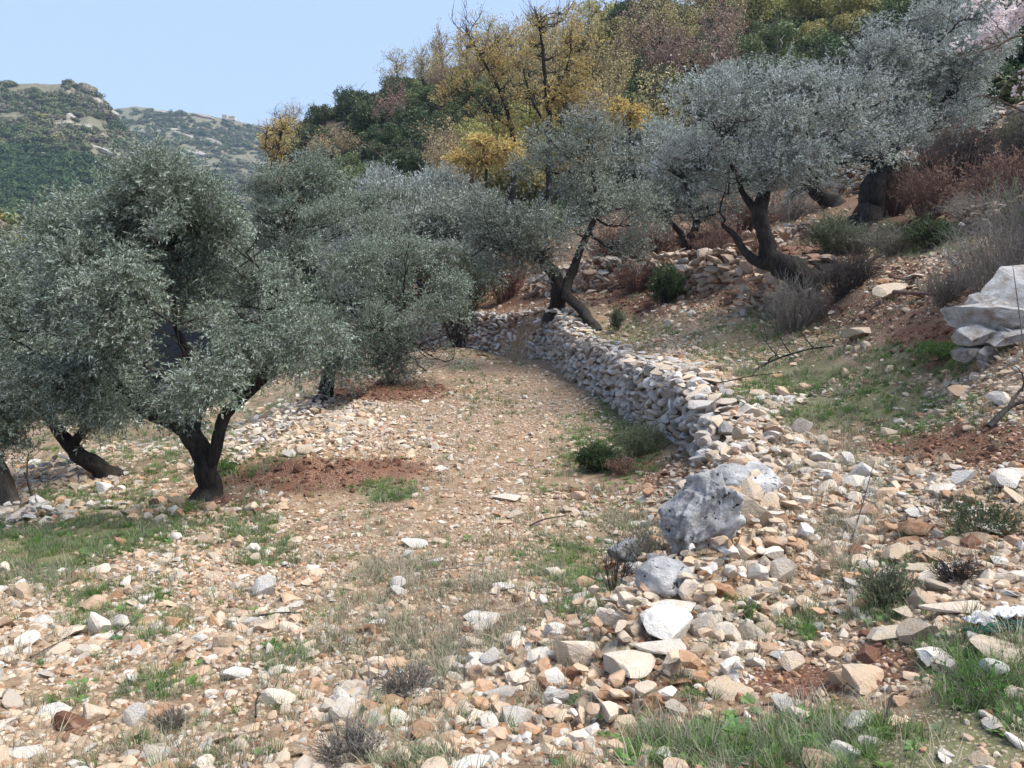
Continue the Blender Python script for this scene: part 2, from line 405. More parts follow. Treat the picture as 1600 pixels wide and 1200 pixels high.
# ------------------------------------------------------------------ ground sheet
def zone(px, py, lst):
    k = np.zeros(px.shape)
    for (cx, cy, rx, ry, w) in lst:
        q = ((px - cx) / rx) ** 2 + ((py - cy) / ry) ** 2
        k = np.maximum(k, w * np.clip(1.35 - q, 0, 1))
    return k
RED = [(490,745,170,32,1.0),(330,800,90,28,.8),(600,735,90,20,.8),(600,612,110,18,.9),(1480,690,200,28,.8),(1560,700,120,40,.9),(1470,540,110,45,.9),(1400,490,120,40,.7),(1300,450,150,30,.5),(1160,410,280,60,.85),(1350,470,200,60,.6),(1020,470,90,26,.8),(1450,440,160,40,.6),(930,440,120,30,.6),(1500,330,140,60,.55),(1330,520,60,24,.7),(1190,460,90,40,.9),(1020,440,120,50,.8),
       (960,1080,90,60,.8),(1250,1060,90,40,.9),(1390,1030,60,50,.8),(1500,850,160,60,.7),(1080,1130,200,30,.5),(1180,1180,150,50,.5),(1040,730,70,25,.7),(1230,300,130,50,.7),(1400,330,220,60,.55),(830,430,140,70,.6),(780,460,70,60,.8),(1100,360,240,50,.55),(1000,780,110,40,.35),(670,1010,80,40,.4)]
GREEN = [(120,820,200,60,1.0),(60,870,120,40,.7),(250,700,220,60,.5),(400,640,130,50,.35),(380,820,70,35,.8),(600,770,60,18,.9),(215,960,90,50,.8),(240,900,60,30,.5),(420,860,80,25,.5),(430,1030,60,25,.5),(130,950,60,40,.45),(900,870,120,60,.5),(960,800,60,40,.3),(920,920,80,60,.45),(960,690,90,60,.8),(880,760,60,30,.4),
         (1300,620,170,50,.9),(1250,600,110,50,.7),(1180,540,140,45,.6),(1400,640,110,50,.75),(1450,560,100,30,.9),(1370,600,60,40,.6),(980,520,80,25,.55),(1200,495,60,18,.8),(1440,380,120,22,.9),(1180,505,110,30,.4),(1400,920,80,60,.6),(1550,1100,120,90,.85),(1350,1170,160,50,.8),(1480,1170,160,60,.8),(1060,1170,150,30,.6),(1100,1080,50,16,.6),(1240,970,70,40,.55),(1500,1040,80,50,.7),(700,1190,120,20,.4),(130,1090,60,30,.4),(230,1080,100,25,.4),(880,1190,60,20,.3),(760,600,60,60,.25),(980,640,60,60,.5)]
DRY = [(640,930,160,60,.30),(680,1000,160,60,.3),(600,1180,160,40,.5),(1000,830,60,40,.4),(0,900,120,30,.5),(400,620,140,40,.5),(1330,560,140,60,.5),(1200,560,120,30,.5),(1300,780,80,120,.5),(1230,730,60,60,.6)]
def ground():
    nA, nR = 430, 600
    az = np.linspace(-0.80, 0.80, nA)
    rr = np.exp(np.linspace(math.log(1.2), math.log(210), nR))
    A, R = np.meshgrid(az, rr)
    def fan(A, R):
        X = R * np.sin(A); Y = R * np.cos(A); Z = H(X.ravel(), Y.ravel()).reshape(X.shape)
        return X, Y, Z
    # one sheet: a fine fan in view, coarse all round and out to the horizon
    azb = np.concatenate([np.linspace(0.80, 2 * math.pi - 0.80, 60)[1:-1]])
    az_all = np.concatenate([az, azb]); r_all = np.concatenate([[0.15, .4, .8], rr, np.exp(np.linspace(math.log(230), math.log(1450), 22))])
    A, R = np.meshgrid(az_all, r_all); X, Y, Z = fan(A, R)
    n, m = A.shape
    V = np.stack([X.ravel(), Y.ravel(), Z.ravel()], 1)
    i = np.arange(n - 1)[:, None] * m; j = np.arange(m)[None]; jn = (j + 1) % m
    F = np.stack([i + j, i + jn, i + m + jn, i + m + j], -1).reshape(-1, 4)
    V = np.vstack([V, [[0, 0, V[0, 2]]]]); c = len(V) - 1
    T = np.array([[c, (a + 1) % m, a] for a in range(m)])
    F = F[:, ::-1]; T = T[:, :]
    me = mesh_np('ground', V, [F, T], True)
    px, py = proj(V[:, 0], V[:, 1], V[:, 2])
    wx = 25 * fbm(V[:, 0] * 1.2, V[:, 1] * 1.2, 3); wy = 14 * fbm(V[:, 0] * 1.2 + 40, V[:, 1] * 1.2, 3)
    front = (V[:, 1] > 1)
    red = zone(px + wx, py + wy, RED) * front; gr = zone(px + wx, py + wy, GREEN) * front; dr = zone(px + wx, py + wy, DRY) * front
    rad = np.hypot(V[:, 0], V[:, 1]); wood = np.maximum(sstep(40, 60, rad), .55 * sstep(15, 24, rad) * sstep(-.5, 1.5, V[:, 2]) + .12 * sstep(15, 24, rad) * 0)
    attr(me, 'soil', 'FLOAT_COLOR', np.stack([red, gr, dr, wood], 1))
    return me
def ground_material():
    m, nt, b, _ = mat('stony_soil')
    at = N(nt, 'ShaderNodeAttribute', attribute_name='soil'); sp = N(nt, 'ShaderNodeSeparateColor'); nt.links.new(at.outputs['Color'], sp.inputs[0])
    tc = N(nt, 'ShaderNodeTexCoord'); ob = tc.outputs['Object']
    nb = noise(nt, ob, .9, 6); nm = noise(nt, ob, 7, 7, .7); nf = noise(nt, ob, 45, 5, .7)
    c = ramp(nt, nm, [(.32, (.135, .08, .05)), (.5, (.255, .175, .11)), (.68, (.37, .28, .195))])
    def m01(f, lo_, hi): return ramp(nt, f, [(lo_, (0,)*3), (hi, (1,)*3)])
    redf = m01(math_(nt, 'ADD', sp.outputs[0], math_(nt, 'MULTIPLY', math_(nt, 'SUBTRACT', nm, .5), 1.5)), .25, .8)
    c = mix(nt, redf, c, ramp(nt, nf, [(.35, (.085, .036, .022)), (.65, (.215, .105, .065))]))
    dryf = m01(math_(nt, 'ADD', sp.outputs[2], math_(nt, 'MULTIPLY', math_(nt, 'SUBTRACT', nm, .5), .9)), .3, .8)
    c = mix(nt, math_(nt, 'MULTIPLY', dryf, .6), c, ramp(nt, nf, [(.35, (.15, .12, .085)), (.65, (.34, .28, .20))]))
    grf = m01(math_(nt, 'ADD', sp.outputs[1], math_(nt, 'MULTIPLY', math_(nt, 'SUBTRACT', nm, .5), 1.2)), .35, .75)
    c = mix(nt, math_(nt, 'MULTIPLY', grf, .7), c, ramp(nt, nf, [(.35, (.045, .07, .025)), (.65, (.14, .17, .075))]))
    at2 = at.outputs['Alpha']
    c = mix(nt, math_(nt, 'MULTIPLY', at2, math_(nt, 'SUBTRACT', 1.0, math_(nt, 'MULTIPLY', redf, .75))), c, ramp(nt, nm, [(.35, (.055, .042, .028)), (.65, (.15, .11, .075))]))
    # grit too fine to model
    vo = N(nt, 'ShaderNodeTexVoronoi'); vo.inputs['Scale'].default_value = 42; nt.links.new(ob, vo.inputs[0])
    grit = math_(nt, 'MULTIPLY', m01(vo.outputs[0], .35, .28) if False else ramp(nt, vo.outputs[0], [(.28, (1,)*3), (.4, (0,)*3)]), ramp(nt, nb, [(.4, (0,)*3), (.6, (.75,)*3)]))
    c = mix(nt, grit, c, (.45, .36, .27))
    nt.links.new(c, b.inputs['Base Color'])
    h = math_(nt, 'ADD', math_(nt, 'MULTIPLY', nf, .5), math_(nt, 'ADD', nm, math_(nt, 'MULTIPLY', grit, .35)))
    bump(nt, b, h, .8, .03)
    b.inputs['Roughness'].default_value = .95
    return m
g = link('ground', ground(), ground_material()); tag(g, 'stony terraced ground of red and tan soil', kind='structure')

# ------------------------------------------------------------------ rocks and stones
def ico(sub):
    import bmesh
    bm = bmesh.new(); bmesh.ops.create_icosphere(bm, subdivisions=sub, radius=1)
    V = np.array([v.co[:] for v in bm.verts]); F = np.array([[v.index for v in f.verts] for f in bm.faces]); bm.free()
    return V, F
_ico = {s: ico(s) for s in (1, 2, 3, 4, 5, 6)}
def stone_mesh(name, sub, seed, ncut=9, lo_=.5, hi=.85, asp=(1, .8, .6), rnd=.05):
    r = np.random.default_rng(seed); V, F = _ico[sub]; V = V.copy()
    for _ in range(ncut):
        n = r.normal(size=3); n /= np.linalg.norm(n); h = r.uniform(lo_, hi)
        dt = V @ n; V = V - np.maximum(dt - h, 0)[:, None] * n
    V = V * (1 + rnd * fbm3(V * 2.0 + seed * 3.7, 3))[:, None]
    V = V * np.array(asp) * (1 + .15 * r.uniform(-1, 1, 3))
    V = V / np.abs(V).max()
    me = mesh_np(name, V, F, False); me.materials.append(M_STONE); return me
def dark_stone():
    m = M_STONE.copy(); m.name = 'weathered_limestone'
    for n_ in m.node_tree.nodes:
        if n_.type == 'VALTORGB' and len(n_.color_ramp.elements) > 4:
            for e, c in zip(n_.color_ramp.elements, [(.56,.54,.52),(.50,.46,.42),(.47,.39,.32),(.40,.30,.22),(.34,.21,.14),(.16,.09,.06)]): e.color = (*c, 1)
    return m
M_STONEW = dark_stone()
STONES = [stone_mesh('rubble_%d' % i, 2, 100 + i, [7, 9, 12, 14][i % 4], .30, .66, [(1,.85,.6),(1,.7,.5),(1,.9,.8),(1,.6,.35)][i % 4], .025) for i in range(16)]
PEB = [stone_mesh('pebble_%d' % i, 1, 300 + i, 5, .55, .9, [(1,.8,.5),(1,.7,.6),(1,.9,.4),(1,.6,.35)][i % 4], .02) for i in range(8)]
HEROST = [stone_mesh('boulder_%d' % i, 3, 500 + i, 9 + i, .34, .7, [(1,.8,.62),(1,.6,.42),(1,.85,.75),(1,.7,.3),(1,.9,.6)][i % 5], .03) for i in range(10)]
STONESW = []
for m_ in STONES: c_ = m_.copy(); c_.materials.clear(); c_.materials.append(M_STONEW); STONESW.append(c_)
C_STW = protos('weathered_rubble', STONESW)
C_ST = protos('loose_rubble', STONES); C_PB = protos('loose_pebbles', PEB)

def normal_at(x, y, e=.15):
    hx = H(x + e, y, False) - H(x - e, y, False); hy = H(x, y + e, False) - H(x, y - e, False)
    n = np.stack([-hx / (2 * e), -hy / (2 * e), np.ones_like(hx)], 1); return n / np.linalg.norm(n, axis=1)[:, None]

# --- distinctive stones:  px, py(centre), w, h in picture px, tint, mesh no, label
HS = [
 (1165,795,82,62,.36,2,'big pale cream boulder with flat faces resting against the grey outcrop'),
 (1130,917,56,46,.90,5,'rough orange knobbly rock in the middle of the stone heap'),
 (1045,976,80,50,.02,0,'large smooth white rock in the lower stone heap, above the split-edged one'),
 (1040,1004,84,44,.10,1,'broad whitish rock with a scooped front edge in the lower stone heap'),
 (1050,946,72,26,.12,3,'long flat white slab lying on top of the lower stone heap'),
 (1137,986,44,38,.16,4,'pale pointed rock at the right end of the lower stone heap'),
 (1172,986,36,32,.25,7,'rounded grey cream rock right of the pale pointed one'),
 (1100,975,44,44,.2,9,'greyish rock wedged between the large white rock and the pale pointed one'),
 (985,1032,98,56,.18,8,'pitted grey brown rock left of the upright little white block'),
 (1038,1080,36,40,.0,6,'bright white hook shaped stone standing in red soil'),
 (998,1066,18,28,.0,1,'upright little white block at the edge of the red soil'),
 (1138,1074,66,26,.42,3,'flat cream slab with a broken edge on the red soil'),
 (951,962,46,36,.14,2,'rounded grey white rock under the bare thorn twigs'),
 (893,1017,72,42,.3,0,'sloping grey tan rock left of the pitted rock'),
 (848,937,24,24,.0,4,'small bright white stone alone in the middle foreground'),
 (1183,1031,34,22,.0,5,'pointed bright white stone below the pale pointed rock'),
 (1239,1036,34,28,.38,0,'upright cream stone with a brown face right of the lower heap'),
 (1232,1096,52,26,.06,3,'bluish white slab tilted in green weeds at the lower right'),
 (1247,1114,32,20,.22,4,'pale flat stone just under the bluish white slab'),
 (1335,1127,52,34,.02,6,'bright white lump among weeds at the bottom right'),
 (1460,1021,70,40,.02,1,'largest clean white rock at right, leaning on a tan slab'),
 (1436,986,52,42,.36,2,'tan smooth slab behind the largest clean white rock'),
 (1388,989,56,28,.30,3,'white stone streaked with red soil left of the tan smooth slab'),
 (1481,1037,32,26,.12,4,'rounded pale stone touching the foot of the largest clean white rock'),
 (1347,1056,66,44,.5,8,'big pinkish tan rock sunk in red soil at lower right'),
 (1308,1058,34,24,.55,0,'small pinkish stone on the left side of the big pinkish tan rock'),
 (1550,1042,32,26,.0,7,'bluish white faceted stone in the grass near the right edge'),
 (1495,946,88,24,.24,1,'long mottled whitish rock in front of the wrinkled white sheet'),
 (1442,934,46,30,.55,4,'round pink rough stone left of the long mottled rock'),
 (1560,1010,70,30,.32,3,'olive tinged flat slab below the green netting'),
 (1352,735,42,26,.04,9,'bluish white stone on the upper terrace beside green grass'),
 (1285,710,42,24,.0,5,'very white crumbly stone at the near edge of the terrace grass'),
 (1405,748,42,22,.42,1,'cream oval stone right of the bluish white terrace stone'),
 (1508,745,34,26,.0,2,'white rounded stone on dark red soil at the right'),
 (1574,750,40,26,.04,0,'white stone on dark red soil nearest the right edge'),
 (1398,862,52,44,.46,8,'tall cream pink rock amid rubble right of the path'),
 (1437,888,44,32,.34,3,'leaning slab just right of the tall cream pink rock'),
 (1221,819,22,30,.06,6,'little squared greenish white block beside the boulder'),
 (1205,802,44,16,.02,3,'thin white slab lying on top of small stones beside the boulder'),
 (1100,851,70,30,.6,1,'orange pink rough rock at the upper end of the heap'),
 (1160,862,44,30,.25,9,'pale rock at the upper end of the heap right of the orange pink one'),
 (1205,860,42,34,.12,8,'white pitted rock at the upper right of the heap'),
 (1225,893,40,34,.16,0,'white broad rock at the right edge of the heap'),
 (1175,882,50,20,.22,3,'long pale slab across the middle of the heap'),
 (1152,892,32,26,.03,5,'bright white wedge in the middle of the heap'),
 (1110,880,46,26,.08,2,'bluish grey blocky rock below the orange pink rough rock'),
 (1128,830,30,22,.5,4,'peach stone just below the grey outcrop'),
 (1340,816,38,26,.12,7,'grey white round stone left of the brown flat rock'),
 (1392,822,46,28,.82,1,'orange brown flat rock right of the path'),
 (1430,824,60,30,.92,8,'dark rust coloured crumbly rock right of the orange brown flat one'),
 (1596,850,18,34,.0,1,'clean white stone cut by the right edge of the view'),
 (1550,822,44,26,.14,3,'grey slab among dark twigs near the right edge'),
 (420,916,46,28,.03,0,'white angular stone left of centre on the lower field'),
 (372,1048,46,30,.0,5,'brightest white stone on the left field with weeds at its foot'),
 (430,1090,52,28,.2,2,'pale split stone right below the brightest white stone'),
 (752,961,54,24,.06,3,'flat white stone on the tan path left of the heap'),
 (738,1000,48,36,.25,1,'grey tan leaning stone below the flat white stone'),
 (617,1070,38,38,.5,4,'upright brown grey stone among dry grey stalks'),
 (155,975,32,42,.05,9,'tall greyish white rock on the left in green weeds'),
 (190,972,32,26,.08,7,'grey white rock right beside the tall one on the left'),
 (108,1130,46,34,1.0,2,'rust orange block of earthy rock at lower left'),
 (145,1115,40,28,.35,0,'cream slab touching the rust orange block'),
 (582,1031,36,28,.28,5,'cream pointed stone in the lower middle'),
 (785,1076,52,32,.08,1,'grey white slab at the bottom centre'),
 (803,1115,56,46,.06,8,'large chalky faceted rock at the bottom centre'),
 (660,1145,52,30,.82,4,'orange lumpy stone at the bottom centre left'),
 (748,1098,40,34,.78,9,'orange tan block left of the grey white slab'),
 (40,1172,70,26,.02,1,'white rock with a dark blue grey shaded side at lower left corner'),
 (218,1118,34,30,.04,0,'white upright stone at the bottom left'),
 (248,1172,50,28,.15,3,'wide pale slab at the bottom left'),
 (15,1093,38,24,.18,2,'pale overhanging stone on the left edge'),
 (88,1108,48,28,.08,3,'white stone above the rust orange block'),
 (648,849,46,13,.0,3,'thin bluish white slab lying flat on the middle field'),
 (684,873,30,14,.0,1,'small flat white stone just right below the thin slab'),
 (792,776,44,16,.1,3,'flat greyish stone in the middle of the path'),
 (804,801,34,22,.28,8,'dark pitted grey stone in the middle of the path'),
 (625,912,28,20,.05,0,'white little stone in the middle of the dry field'),
 (590,970,32,18,.0,5,'white stone on the reddish field in the lower middle'),
 (735,1192,60,18,.02,3,'long white slab cut by the bottom edge'),
 (1281,1190,64,28,.6,8,'tan layered rock cut by the bottom edge at right'),
 (1318,1170,40,22,.04,2,'white round stone above the tan layered rock'),
 (1105,1118,26,20,.45,4,'yellowish tan lump among weeds at the bottom right of centre'),
 (1197,1262,10,10,.1,0,None),
 (510,640,30,12,.1,3,None),
 (1195,566,24,10,.0,3,'small white flat scrap of stone on the far terrace grass'),
 (160,762,30,18,.0,0,'white stone at the foot of the leaning back-left olive'),
 (1345,516,64,26,.34,8,'cream bedrock slab on the red bank below the twisted olive'),
 (1432,432,44,16,.22,8,'pale flat rock on the right bank above the red soil'),
 (1395,456,50,20,.38,0,'cream cracked rock on the right bank'),
 (1060,556,26,14,.85,4,'orange stone lying on top of the retaining wall'),
 (1510,480,20,20,.1,0,None),
]
LAND = []      # landmarks used to describe the rest
SHORT = {1:'orange knobbly rock',0:'cream boulder',2:'large smooth white rock',8:'pitted grey brown rock',9:'hook shaped white stone',12:'round grey white rock',13:'sloping grey tan rock',14:'lone bright white stone',16:'upright cream stone',17:'bluish white slab',19:'bright white lump',20:'largest clean white rock',24:'big pinkish tan rock',27:'long mottled whitish rock',30:'bluish white terrace stone',31:'crumbly white stone',33:'white stone on dark soil',35:'tall cream pink rock',40:'squared greenish block',46:'round grey white stone by the path',49:'rust coloured crumbly rock',52:'white angular field stone',53:'brightest white stone',54:'pale split stone',55:'flat white stone',57:'upright brown grey stone',58:'tall greyish white rock',60:'rust orange block',62:'cream pointed stone',64:'large chalky faceted rock',65:'orange lumpy stone',67:'blue shaded white rock',69:'wide pale slab',72:'thin bluish white slab',76:'white little field stone',77:'white stone on reddish soil',79:'tan layered rock',81:'yellowish tan lump',74:'flat greyish path stone'}
heropos = []
for i, (px, py, w, h, t, mi, lab) in enumerate(HS):
    if lab is None: continue
    c = hit(px, py + h * .32)
    dist = math.hypot(math.hypot(c[0], c[1]), c[2] - EYE)
    R_ = w / FPX * dist * .5
    o = link('stone', HEROST[mi]); o.location = (c[0], c[1], c[2])
    asp = h / w
    ex = Vector(HEROST[mi].vertices[0].co)   # noqa (mesh half extents are ~1 in x)
    o.scale = (R_ * 1.08, R_ * 1.0, R_ * max(.55, asp * 1.25) / .62 * .8)
    o.rotation_euler = (rng.uniform(-.18, .18), rng.uniform(-.18, .18), rng.uniform(-.5, .5) + (math.pi if i % 2 else 0))
    o.location.z += R_ * asp * .42
    o['tint'] = float(t); tag(o, lab, 'stone', 'distinctive loose stones')
    heropos.append((c[0], c[1], R_))
    if i in SHORT: LAND.append((c[0], c[1], SHORT[i]))
heropos = np.array(heropos)

# --- the rest of the rubble
def scatter_ground(n, rmax, rmin=1.5, azm=.80):
    r = np.sqrt(rng.uniform(rmin ** 2, rmax ** 2, n)); a = rng.uniform(-azm, azm, n)
    return r * np.sin(a), r * np.cos(a)
HEAP = [(1110,930,150,100,1),(1060,1010,160,60,1),(900,1030,140,60,.8),(720,1110,220,90,.9),(830,1080,150,60,.8),(1180,690,90,50,1),(1100,720,60,30,.8),(1040,590,90,40,.9),(1200,640,60,30,.7),(1450,870,180,80,.9),(1380,780,150,60,.7),(1300,850,60,60,.4),(500,660,130,40,.9),(560,700,160,30,.5),(230,800,200,18,.6),(60,800,80,22,1),(130,745,60,18,.9),(330,640,60,18,.5)]
SPARSE = [(1300,620,200,70,.85),(1200,540,120,30,.5),(120,830,200,70,.8),(300,720,220,50,.6),(1550,1110,130,80,.7),(1350,1170,200,50,.6),(1110,1140,150,50,.6),(640,940,120,50,.35),(1250,1070,60,30,.5),(400,620,130,40,.6),(0,700,160,40,.7),(940,820,80,50,.45),(930,890,90,50,.5)]
TAN = [(820,620,200,100,.8),(700,780,300,110,.7),(650,950,220,90,.8),(1250,900,70,120,.6),(300,1000,250,60,.25)]
PATH = [(820,640,260,110,1),(700,790,330,110,.8),(640,950,200,70,.6),(1250,880,60,130,.6)]
MND = [(490,745,170,30,1),(600,735,80,20,1),(1490,700,120,24,1),(1470,540,80,40,.9),(1040,1090,50,30,.8),(1240,1065,60,18,.9),(600,612,100,14,.8)]
def scat(n, rmax, rmin, mind, size, zpow):
    x, y = scatter_ground(n, rmax, rmin); z = H(x, y)
    px, py = proj(x, y, z)
    wx = 22 * fbm(x * 1.5, y * 1.5, 2)
    heap = zone(px + wx, py, HEAP); sparse = zone(px + wx, py, SPARSE)
    nz = fbm(x * .9 + 5, y * .9, 3)
    grp = zone(px + wx, py, GREEN)
    dens = np.clip(.78 + nz * .9 + heap * .6 - sparse * .55 - grp * .3 - .35 * zone(px + wx, py, MND), .03, 1)
    keep = rng.random(n) < dens
    s, _ = side(WALL, x, y); keep &= ~((np.abs(s + .05) < .22) & (y > 9))
    e, _ = side(EDGE, x, y)
    x, y, z, px, py, heap = x[keep], y[keep], z[keep], px[keep], py[keep], heap[keep]
    sz = size(len(x), heap) * (1 - .35 * zone(px, py, PATH)) * (1 - .3 * sstep(.2, .8, zone(px, py, RED)) * (rng.random(len(x)) < .8))
    return x, y, z, px, py, heap, sz
def tints(px, py, n):
    t = np.clip(rng.beta(1.8, 2.4, n) * .95, 0, 1)
    wx = 30 * (rng.random(n) - .5)
    t = t + .32 * zone(px + wx, py, RED) * rng.random(n) + .06 * zone(px, py, TAN)
    wh = rng.random(n) < .11; t = np.where(wh, rng.uniform(0, .12, n), t)
    md = zone(px + wx * .6, py, MND); t = np.where(rng.random(n) < md * 1.1, rng.uniform(.82, 1.0, n), t)
    orr = rng.random(n) < .05; t = np.where(orr, rng.uniform(.75, .95, n), t)
    return np.clip(t, 0, .97)
allx = []
for (n, rmax, rmin, smu, ssd) in ((22000, 9.5, 1.5, .0235, .62), (50000, 22, 9, .033, .55), (13000, 48, 20, .07, .5)):
    sz_ = lambda k, hp, smu=smu, ssd=ssd: np.clip(smu * np.exp(ssd * rng.normal(size=k)) * (1 + .85 * hp), .012, .17)
    allx.append(scat(n, rmax, rmin, 0, sz_, 1))
nh = 5200; ya = rng.uniform(2.9, 9.4, nh); xa = np.interp(ya, WALL[:, 1], WALL[:, 0]) + rng.normal(.12, .34, nh)
za = H(xa, ya); pxa, pya = proj(xa, ya, za); ka = rng.random(nh) < .30; xa, ya, za, pxa, pya = [c[ka] for c in (xa, ya, za, pxa, pya)]; nh = len(xa)
sa_ = np.clip(.050 * np.exp(.42 * rng.normal(size=nh)), .025, .13)
allx.append((xa, ya, za + rng.random(nh) ** 2 * .13, pxa, pya, np.ones(nh), sa_))
cat_ = [np.concatenate(c) for c in zip(*allx)]
x, y, z, px, py, heap, sz = cat_
# keep clear of the big distinctive stones
sz = np.minimum(sz, .0185 * np.hypot(np.hypot(x, y), 1.9))
keep = np.ones(len(x), bool)
for hx_, hy_, hr in heropos: keep &= ~(np.hypot(x - hx_, y - hy_) < hr * .85 + sz * .4)
for k in cat_: pass
x, y, z, px, py, heap, sz = [c[keep] for c in (x, y, z, px, py, heap, sz)]
n = len(x); tn = tints(px, py, n)
rot = np.stack([rng.normal(0, .22, n), rng.normal(0, .22, n), rng.uniform(0, 6.283, n)], 1)
nm_ = normal_at(x, y)
rot[:, 0] += -nm_[:, 1] * .0
scl = np.stack([sz, sz * rng.uniform(.75, 1.1, n), sz * rng.uniform(.65, 1.2, n)], 1)
zz = z + scl[:, 2] * rng.uniform(-.08, .34, n)
inview = (px > 5) & (px < 1595) & (py < 1195) & (py > 0)
big = np.where(inview, sz / np.hypot(x, y), 0)
order = np.argsort(-big); pick = order[:300]; rest = np.ones(n, bool); rest[pick] = False
idx = rng.integers(0, 16, n)
CN = lambda t: 'white' if t < .1 else 'pale grey' if t < .2 else 'cream' if t < .42 else 'pinkish tan' if t < .6 else 'orange tan' if t < .8 else 'rust brown'
SHP = ['chunky', 'wedge shaped', 'blocky', 'flat']
LX = np.array([(a, b) for a, b, _ in LAND])
seen = {}
DIRS = [('right of', 1, 0), ('behind', 0, 1), ('left of', -1, 0), ('in front of', 0, -1)]
for i in pick:
    q = np.hypot(LX[:, 0] - x[i], LX[:, 1] - y[i]); j = int(np.argmin(q))
    dx, dy = x[i] - LX[j, 0], y[i] - LX[j, 1]
    rel = max(DIRS, key=lambda r_: r_[1] * dx + r_[2] * dy)[0]
    near = 'just ' if q[j] < .4 else '' if q[j] < 1.0 else 'well '
    ang_ = abs(dx) > .45 * abs(dy) and abs(dy) > .45 * abs(dx)
    if ang_: rel = ('behind and ' if dy > 0 else 'in front and ') + ('right of' if dx > 0 else 'left of')
    size_w = 'large' if sz[i] > .12 else 'middling' if sz[i] > .075 else 'small'
    lab = '%s %s %s stone %s%s the %s' % (size_w, CN(tn[i]), SHP[idx[i] % 4], near, rel, LAND[j][2])
    lab = ' '.join(lab.split()[:16])
    o = link('stone', STONES[idx[i]]); o.location = (x[i], y[i], zz[i]); o.rotation_euler = rot[i]; o.scale = scl[i]
    o['tint'] = float(tn[i]); tag(o, lab, 'stone', 'loose limestone rubble in the foreground')
o = scatter('loose_rubble', C_ST, 16, np.stack([x, y, zz], 1)[rest], rot[rest], scl[rest], tn[rest], idx=idx[rest])
tag(o, 'countless loose limestone rubble covering the terraces', kind='stuff')
x, y, z, px, py, heap, sz = [np.concatenate(c) for c in zip(scat(26000, 7.5, 1.3, 0, lambda k, h: rng.uniform(.008, .028, k), 1), scat(62000, 19, 6.0, 0, lambda k, h: rng.uniform(.012, .034, k), 1))]
n = len(x); rot = np.stack([rng.normal(0, .3, n), rng.normal(0, .3, n), rng.uniform(0, 6.283, n)], 1); scl = np.stack([sz, sz * .9, sz], 1)
o = scatter('loose_pebbles', C_PB, 8, np.stack([x, y, z + sz * .15], 1), rot, scl, np.clip(tints(px, py, n) + .12, 0, .97)); tag(o, 'small broken pebbles between the stones', kind='stuff')
x, y = scatter_ground(110000, 28, 1.6); z = H(x, y); px, py = proj(x, y, z); k = rng.random(len(x)) < zone(px + 30 * fbm(x * 1.5, y * 1.5, 2), py, RED) * .9 - .12; x, y, z = x[k], y[k], z[k]; n = len(x); sz = np.clip(.012 * np.exp(.6 * rng.normal(size=n)), .005, .07) * (1 + np.hypot(x, y) * .05)
o = scatter('soil_clods', C_PB, 8, np.stack([x, y, z + sz * .1], 1), np.stack([rng.normal(0, .5, n), rng.normal(0, .5, n), rng.uniform(0, 6.283, n)], 1), np.stack([sz, sz, sz], 1), rng.uniform(1.05, 1.35, n)); tag(o, 'crumbled clods of dark red soil', kind='stuff')

